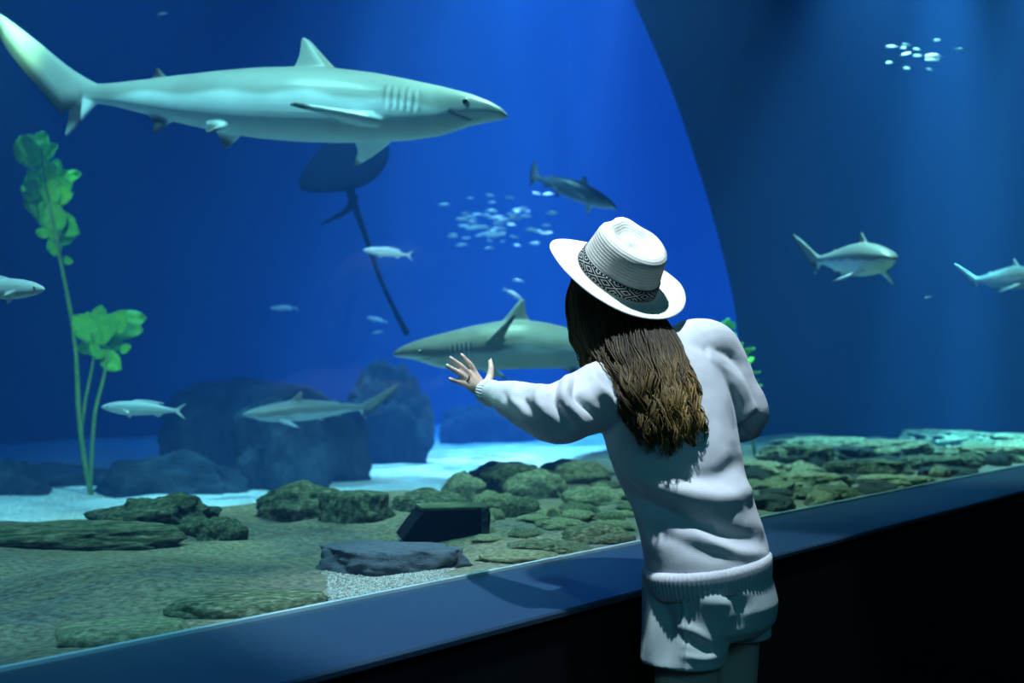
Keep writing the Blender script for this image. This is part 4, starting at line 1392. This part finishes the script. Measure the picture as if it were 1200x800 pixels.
def build_shorts():
    l0, f0 = lat(0)
    parts = [loft([(PEL + ZUP * dz - FACE * bk, l0, f0, w, d) for dz, w, d, bk in ((-.055, .118, .090, .010), (-.035, .142, .104, .014), (.0, .146, .110, .014), (.04, .142, .106, .008), (.09, .130, .096, .0))], 36, 2.1)]
    for s, hip, hem in ((1, HIP_L, P(800, 776, 2.175)), (-1, HIP_R, P(856, 744, 2.325))):
        parts.append(loft([(hip + ZUP * .05, l0, f0, .066, .092), (hip, l0, f0, .070, .090), (hip.lerp(hem, .5), l0, f0, .071, .084), (hem, l0, f0, .072, .081)], 30, 2.2))
        parts.append(ball(hip + ZUP * .018 - FACE * (0.040 if s > 0 else 0.020) - LEFT * 0.004 * s, (0.064, 0.062, 0.066), (l0, f0, ZUP), 20, 14))
    me = remesh(parts, 0.0042, 5, 0.5)
    A = [([(800, 684), (803, 720), (800, 782)], .005, 3.0), ([(803, 690), (806, 722), (803, 782)], -.004, 2.0),
         ([(775, 700), (785, 735), (780, 780)], -.008, 9), ([(792, 732), (815, 740), (832, 752)], .005, 5), ([(795, 744), (815, 754), (838, 762)], -.004, 5),
         ([(800, 768), (825, 772), (846, 768)], .005, 4), ([(850, 690), (868, 712), (866, 738)], -.010, 8), ([(810, 700), (850, 706), (880, 690)], .004, 8),
         ([(762, 700), (764, 740), (760, 770)], .005, 6)]
    folds(me, A)
    o = finish('shorts', me, M['shorts'], person)
    o['label'] = 'light mint cotton shorts'
build_shorts()

# hat --------------------------------------------------------------
def straw_mat():
    m, nt, b = mat('straw', 0.75, 0.25)
    uv = nd(nt, 'ShaderNodeUVMap', uv_map='weave')
    sp = nd(nt, 'ShaderNodeSeparateXYZ'); nt.links.new(uv.outputs[0], sp.inputs[0])
    def sine(src, k):
        mm = nd(nt, 'ShaderNodeMath', operation='MULTIPLY'); mm.inputs[1].default_value = k
        nt.links.new(src, mm.inputs[0])
        s = nd(nt, 'ShaderNodeMath', operation='SINE'); nt.links.new(mm.outputs[0], s.inputs[0]); return s
    s1 = sine(sp.outputs['Y'], 900.0); s2 = sine(sp.outputs['X'], 2 * math.pi * 110)
    pr = nd(nt, 'ShaderNodeMath', operation='MULTIPLY'); nt.links.new(s1.outputs[0], pr.inputs[0]); nt.links.new(s2.outputs[0], pr.inputs[1])
    ad = nd(nt, 'ShaderNodeMath', operation='ADD'); nt.links.new(s1.outputs[0], ad.inputs[0]); nt.links.new(pr.outputs[0], ad.inputs[1])
    tc = nd(nt, 'ShaderNodeTexCoord')
    n = nd(nt, 'ShaderNodeTexNoise'); n.inputs['Scale'].default_value = 60; nt.links.new(tc.outputs['Object'], n.inputs['Vector'])
    r = ramp(nt, n.outputs['Fac'], [(0.3, (0.72, 0.70, 0.62)), (0.7, (0.84, 0.82, 0.75))])
    mr = nd(nt, 'ShaderNodeMapRange'); mr.inputs['From Min'].default_value = -2; mr.inputs['From Max'].default_value = 2; mr.inputs['To Min'].default_value = 0.80; mr.inputs['To Max'].default_value = 1.05
    nt.links.new(ad.outputs[0], mr.inputs['Value'])
    sc_ = nd(nt, 'ShaderNodeVectorMath', operation='SCALE'); nt.links.new(r.outputs[0], sc_.inputs[0]); nt.links.new(mr.outputs[0], sc_.inputs['Scale'])
    nt.links.new(sc_.outputs[0], b.inputs['Base Color'])
    bp = nd(nt, 'ShaderNodeBump'); bp.inputs['Strength'].default_value = 0.25; bp.inputs['Distance'].default_value = 0.0015
    nt.links.new(ad.outputs[0], bp.inputs['Height']); nt.links.new(bp.outputs[0], b.inputs['Normal'])
    return m

def band_mat():
    """woven ribbon: rows of dots and a chain of nested diamonds"""
    m, nt, b = mat('hat_ribbon', 0.8, 0.2)
    uv = nd(nt, 'ShaderNodeUVMap', uv_map='weave')
    sp = nd(nt, 'ShaderNodeSeparateXYZ'); nt.links.new(uv.outputs[0], sp.inputs[0])
    def mth(op, a, b_=None, c=None):
        n = nd(nt, 'ShaderNodeMath', operation=op)
        for i, q in enumerate((a, b_, c)):
            if q is None: continue
            if isinstance(q, (int, float)): n.inputs[i].default_value = q
            else: nt.links.new(q, n.inputs[i])
        return n.outputs[0]
    u_, v_ = sp.outputs['X'], sp.outputs['Y']          # v 0..1 across the band
    fx = mth('ABSOLUTE', mth('SUBTRACT', mth('FRACT', mth('MULTIPLY', u_, 12.0)), 0.5))      # 0 in the middle of a diamond
    vy = mth('ABSOLUTE', mth('SUBTRACT', v_, 0.5))
    dia = mth('ADD', mth('MULTIPLY', fx, 1.0), mth('MULTIPLY', vy, 1.25))
    rings = mth('GREATER_THAN', mth('FRACT', mth('MULTIPLY', dia, 3.6)), 0.62)
    inner = mth('LESS_THAN', vy, 0.33)
    body = mth('MULTIPLY', rings, inner)
    # dotted edge rows
    e = mth('GREATER_THAN', vy, 0.38)
    e2 = mth('LESS_THAN', vy, 0.46)
    dots = mth('GREATER_THAN', mth('FRACT', mth('MULTIPLY', u_, 64.0)), 0.6)
    rowm = mth('MULTIPLY', mth('MULTIPLY', e, e2), dots)
    fac = mth('ADD', body, rowm)
    mx = nd(nt, 'ShaderNodeMix', data_type='RGBA')
    mx.inputs[6].default_value = (0.006, 0.008, 0.012, 1); mx.inputs[7].default_value = (0.55, 0.57, 0.56, 1)
    nt.links.new(fac, mx.inputs[0])
    nt.links.new(mx.outputs[2], b.inputs['Base Color'])
    return m

def build_hat():
    n = 96
    st = straw_mat()
    # profile: (radial factor on brim, radius lateral, radius fore-aft, height)
    def hpt(th, ra, rf, h, dy=0.0):
        return HATC + HL * ra * math.sin(th) + HF * (rf * math.cos(th) + dy) + HUP * h
    outer = []
    uvs = []
    prof = []
    for k in range(9):                                   # brim from rim to crown
        t = k / 8
        prof.append(('b', t))
    for k in range(1, 11):
        prof.append(('c', k / 10))
    for k in range(1, 9):
        prof.append(('t', k / 8))
    rows = []
    for kind, t in prof:
        row = []
        for k in range(n):
            th = 2 * math.pi * k / n
            ct = math.cos(th)
            if kind == 'b':
                q = 1 - t
                ra, rf = .086 + .064 * q, .101 + (.060 if ct > 0 else .056) * q
                # sides lift a little, front dips
                h = 0.010 * q ** 1.6 * (math.sin(th) ** 2) * 1.6 - 0.016 * q ** 1.5 * max(0, ct) + 0.006 * q * q * max(0, -ct)
                row.append(hpt(th, ra, rf, h + (0.004 * (1 - q) ** 6)))
            elif kind == 'c':
                f = t
                shrink = 1 - 0.14 * f ** 1.2
                pinch = 1 - 0.20 * f * math.exp(-((th if th < math.pi else 2 * math.pi - th) - 0.62) ** 2 / 0.16)
                rim = 0.098 - 0.010 * ct * -1 * 0 + 0.010 * math.cos(2 * th) * 0 + 0.012 * (1 if ct > 0 else 1) * (ct * 0.4)
                edge = 1 - 0.10 * max(0, (f - .82) / .18) ** 2
                h = rim * (f - 0.06 * max(0, (f - .8) / .2) ** 2)
                row.append(hpt(th, .084 * shrink * pinch * edge, .099 * shrink * pinch * edge, 0.004 + h, 0.0))
            else:
                q = 1 - t * 0.94
                shrink = 0.86 * 0.90
                pinch = 1 - 0.20 * q * math.exp(-((th if th < math.pi else 2 * math.pi - th) - 0.62) ** 2 / 0.16)
                rim = 0.094 * (0.98) + 0.012 * ct * 0.4
                dent = -0.017 * sstep(0.05, 0.75, t)
                row.append(hpt(th, .084 * shrink * pinch * q, .099 * shrink * pinch * q, 0.004 + rim + 0.003 * math.sin(math.pi * min(1, t * 2.2)) * (t < .45) + float(dent), 0.0))
        rows.append(row)
    vs = [p for r in rows for p in r]
    fs = []
    for i in range(len(rows) - 1):
        for k in range(n):
            k2 = (k + 1) % n
            fs.append((i * n + k, i * n + k2, (i + 1) * n + k2, (i + 1) * n + k))
    fs.append(tuple((len(rows) - 1) * n + k for k in range(n)))
    o = mesh_obj('hat', vs, fs, st, person)
    me = o.data
    # make sure outside faces out
    f0 = me.polygons[0]
    if f0.normal.dot(HUP) < 0: me.flip_normals()
    uvl = me.uv_layers.new(name='weave')
    arc = [0.0]
    for i in range(1, len(rows)):
        arc.append(arc[-1] + (rows[i][0] - rows[i - 1][0]).length)
    for lp in me.loops:
        i, k = divmod(lp.vertex_index, n)
        uvl.data[lp.index].uv = (k / n, arc[i])
    for p in me.polygons:
        ks = [me.loops[l].vertex_index % n for l in p.loop_indices]
        if max(ks) - min(ks) > 2:
            for l in p.loop_indices:
                if me.loops[l].vertex_index % n == 0:
                    uvl.data[l].uv = (1.0, uvl.data[l].uv[1])
    sd = o.modifiers.new('thickness', 'SOLIDIFY'); sd.thickness = 0.0024; sd.offset = -1
    o['label'] = 'white straw fedora with a wide brim'
    # ribbon
    vs, fs, uvd = [], [], []
    rows_b = [(0.006, .0012), (0.006, .0030), (0.013, .0030), (0.022, .0028), (0.031, .0026), (0.0315, .0006)]
    for j, (h, e) in enumerate(rows_b):
        f = (h - 0.004) / 0.098
        shrink = 1 - 0.14 * max(f, 0) ** 1.2
        for k in range(n + 1):
            th = 2 * math.pi * k / n
            pinch = 1 - 0.20 * f * math.exp(-((th if th < math.pi else 2 * math.pi - th) - 0.62) ** 2 / 0.16)
            vs.append(hpt(th, .084 * shrink * pinch + e, .099 * shrink * pinch + e, h))
            uvd.append((k / n, min(1, max(0, (h - .006) / .0255))))
    for j in range(len(rows_b) - 1):
        for k in range(n):
            fs.append((j * (n + 1) + k, j * (n + 1) + k + 1, (j + 1) * (n + 1) + k + 1, (j + 1) * (n + 1) + k))
    bo = mesh_obj('hat_band', vs, fs, band_mat(), o)
    bl = bo.data.uv_layers.new(name='weave')
    for lp in bo.data.loops:
        bl.data[lp.index].uv = uvd[lp.vertex_index]
    bo['label'] = 'black and white patterned ribbon'
build_hat()

# hair --------------------------------------------------------------
def build_hair():
    random.seed(77)
    GU = [  # guides from the left temple round the back to the right ear: (px, py, depth)
        [(672, 326, 2.40), (665, 350, 2.385), (667, 380, 2.36), (675, 410, 2.315), (688, 434, 2.28), (706, 450, 2.25)],
        [(690, 322, 2.36), (687, 356, 2.320), (697, 398, 2.275), (712, 436, 2.215), (733, 478, 2.175), (746, 514, 2.165)],
        [(712, 325, 2.34), (720, 362, 2.300), (732, 408, 2.235), (746, 450, 2.175), (760, 495, 2.15), (768, 532, 2.15)],
        [(732, 336, 2.355), (754, 368, 2.305), (770, 412, 2.230), (782, 455, 2.172), (792, 498, 2.15), (798, 530, 2.155)],
        [(742, 344, 2.375), (776, 370, 2.340), (800, 410, 2.255), (814, 450, 2.205), (824, 488, 2.185), (824, 518, 2.19)]]
    GU = np.array(GU, dtype=float)
    def guide(a, t):
        pts = np.array([cr(GU[:, k], a) for k in range(GU.shape[1])])
        return cr(pts, t)
    vs, fs, cs = [], [], []
    N, sides = 26, 5
    NC = 74
    clumps = []
    for c in range(NC):
        clumps.append(dict(a=(c + random.random()) / NC, ph=random.uniform(0, 6.28), ph2=random.uniform(0, 6.28), fr=random.uniform(17, 27),
                           am=random.uniform(.005, .010), ln=random.uniform(.84, 1.03), d=random.uniform(0, .028), tone=random.random()))
    for s in range(1300):
        cl = clumps[s % NC]
        a0 = cl['a']; a = min(max(a0 + random.gauss(0, .035), 0), 1)
        length = cl['ln'] * random.uniform(.93, 1.02)
        jx, jd = random.gauss(0, 1.5), cl['d'] + random.gauss(0, .005)
        r0 = random.uniform(.0011, .0024)
        tone = min(1, max(0, cl['tone'] * .6 + random.random() * .4))
        base = np.array([.030, .019, .009]) * (0.4 + 0.9 * tone)
        tip_lit = np.array([.34, .21, .07]) * (0.25 + 0.9 * tone) * (0.25 + 1.0 * a ** 1.5)  # gold of the ends, stronger to the right, imitates light falling there
        pj = random.gauss(0, .35)
        pts, rr = [], []
        for i in range(N + 1):
            t = i / N
            k = float(sstep(.3, 1.0, t)) * 0.8
            q = guide(a * (1 - k) + a0 * k, t * length)
            w = cl['am'] * float(sstep(.22, .75, t))
            p = P(q[0] + jx * (0.4 + t * .6), q[1], q[2] + jd * (0.4 + .6 * t))
            g = cl['fr'] * t
            p = p + Vector((w * math.sin(cl['ph'] + pj + g), 0.9 * w * math.cos(cl['ph2'] + pj + g * 1.07), 0.3 * w * math.sin(cl['ph2'] + 1.9 * g)))
            pts.append(p); rr.append(r0 * (1 - 0.75 * t ** 4))
        tv, tf = tube(pts, rr, sides, 1)
        b = len(vs)
        vs += tv; fs += [tuple(i + b for i in f) for f in tf]
        for i in range(N + 1):
            t = i / N
            k = float(sstep(.30, .95, t))
            cs += [base * (1 - k) + tip_lit * k] * sides
    # cap of hair on the head under the hat
    cv, cf = ball(HC + HUP * 0.004 - HF * 0.020, (0.076, 0.086, 0.092), (HL, HF, HUP), 32, 20)
    b = len(vs); vs += cv; fs += [tuple(i + b for i in f) for f in cf]; cs += [np.array([.05, .03, .015])] * len(cv)
    cv, cf = ball(HC - HUP * 0.035 - HF * 0.022, (0.074, 0.070, 0.085), (HL, HF, HUP), 32, 20)
    b = len(vs); vs += cv; fs += [tuple(i + b for i in f) for f in cf]; cs += [np.array([.05, .03, .015])] * len(cv)
    # dense inner fall so that no gap shows the back through the strands
    secs = []
    for i in range(15):
        t = i / 14 * 0.93
        A_, B_ = guide(0.10, t), guide(0.95, t)
        pa, pb = P(A_[0], A_[1], A_[2] + .030), P(B_[0], B_[1], B_[2] + .030)
        pc = guide(0.5, t); pm = P(pc[0], pc[1], pc[2] + .030)
        c = (pa + pb) / 2 * 0.5 + pm * 0.5
        ax = (pb - pa); w = ax.length / 2; ax.normalize()
        nx = ax.cross(ZUP).normalized()
        secs.append((c, ax, nx, w * 0.94, 0.016))
    iv, jf = loft(secs, 20)
    b = len(vs); vs += iv; fs += [tuple(i + b for i in f) for f in jf]; cs += [np.array([.03, .018, .009])] * len(iv)
    m = tint_mat('hair', 0.5, 0.22, 40, 0.25)
    h = mesh_obj('hair', vs, fs, m, person, colors=cs)
    h['label'] = 'long wavy brown hair with ends coloured as if lit'
build_hair()
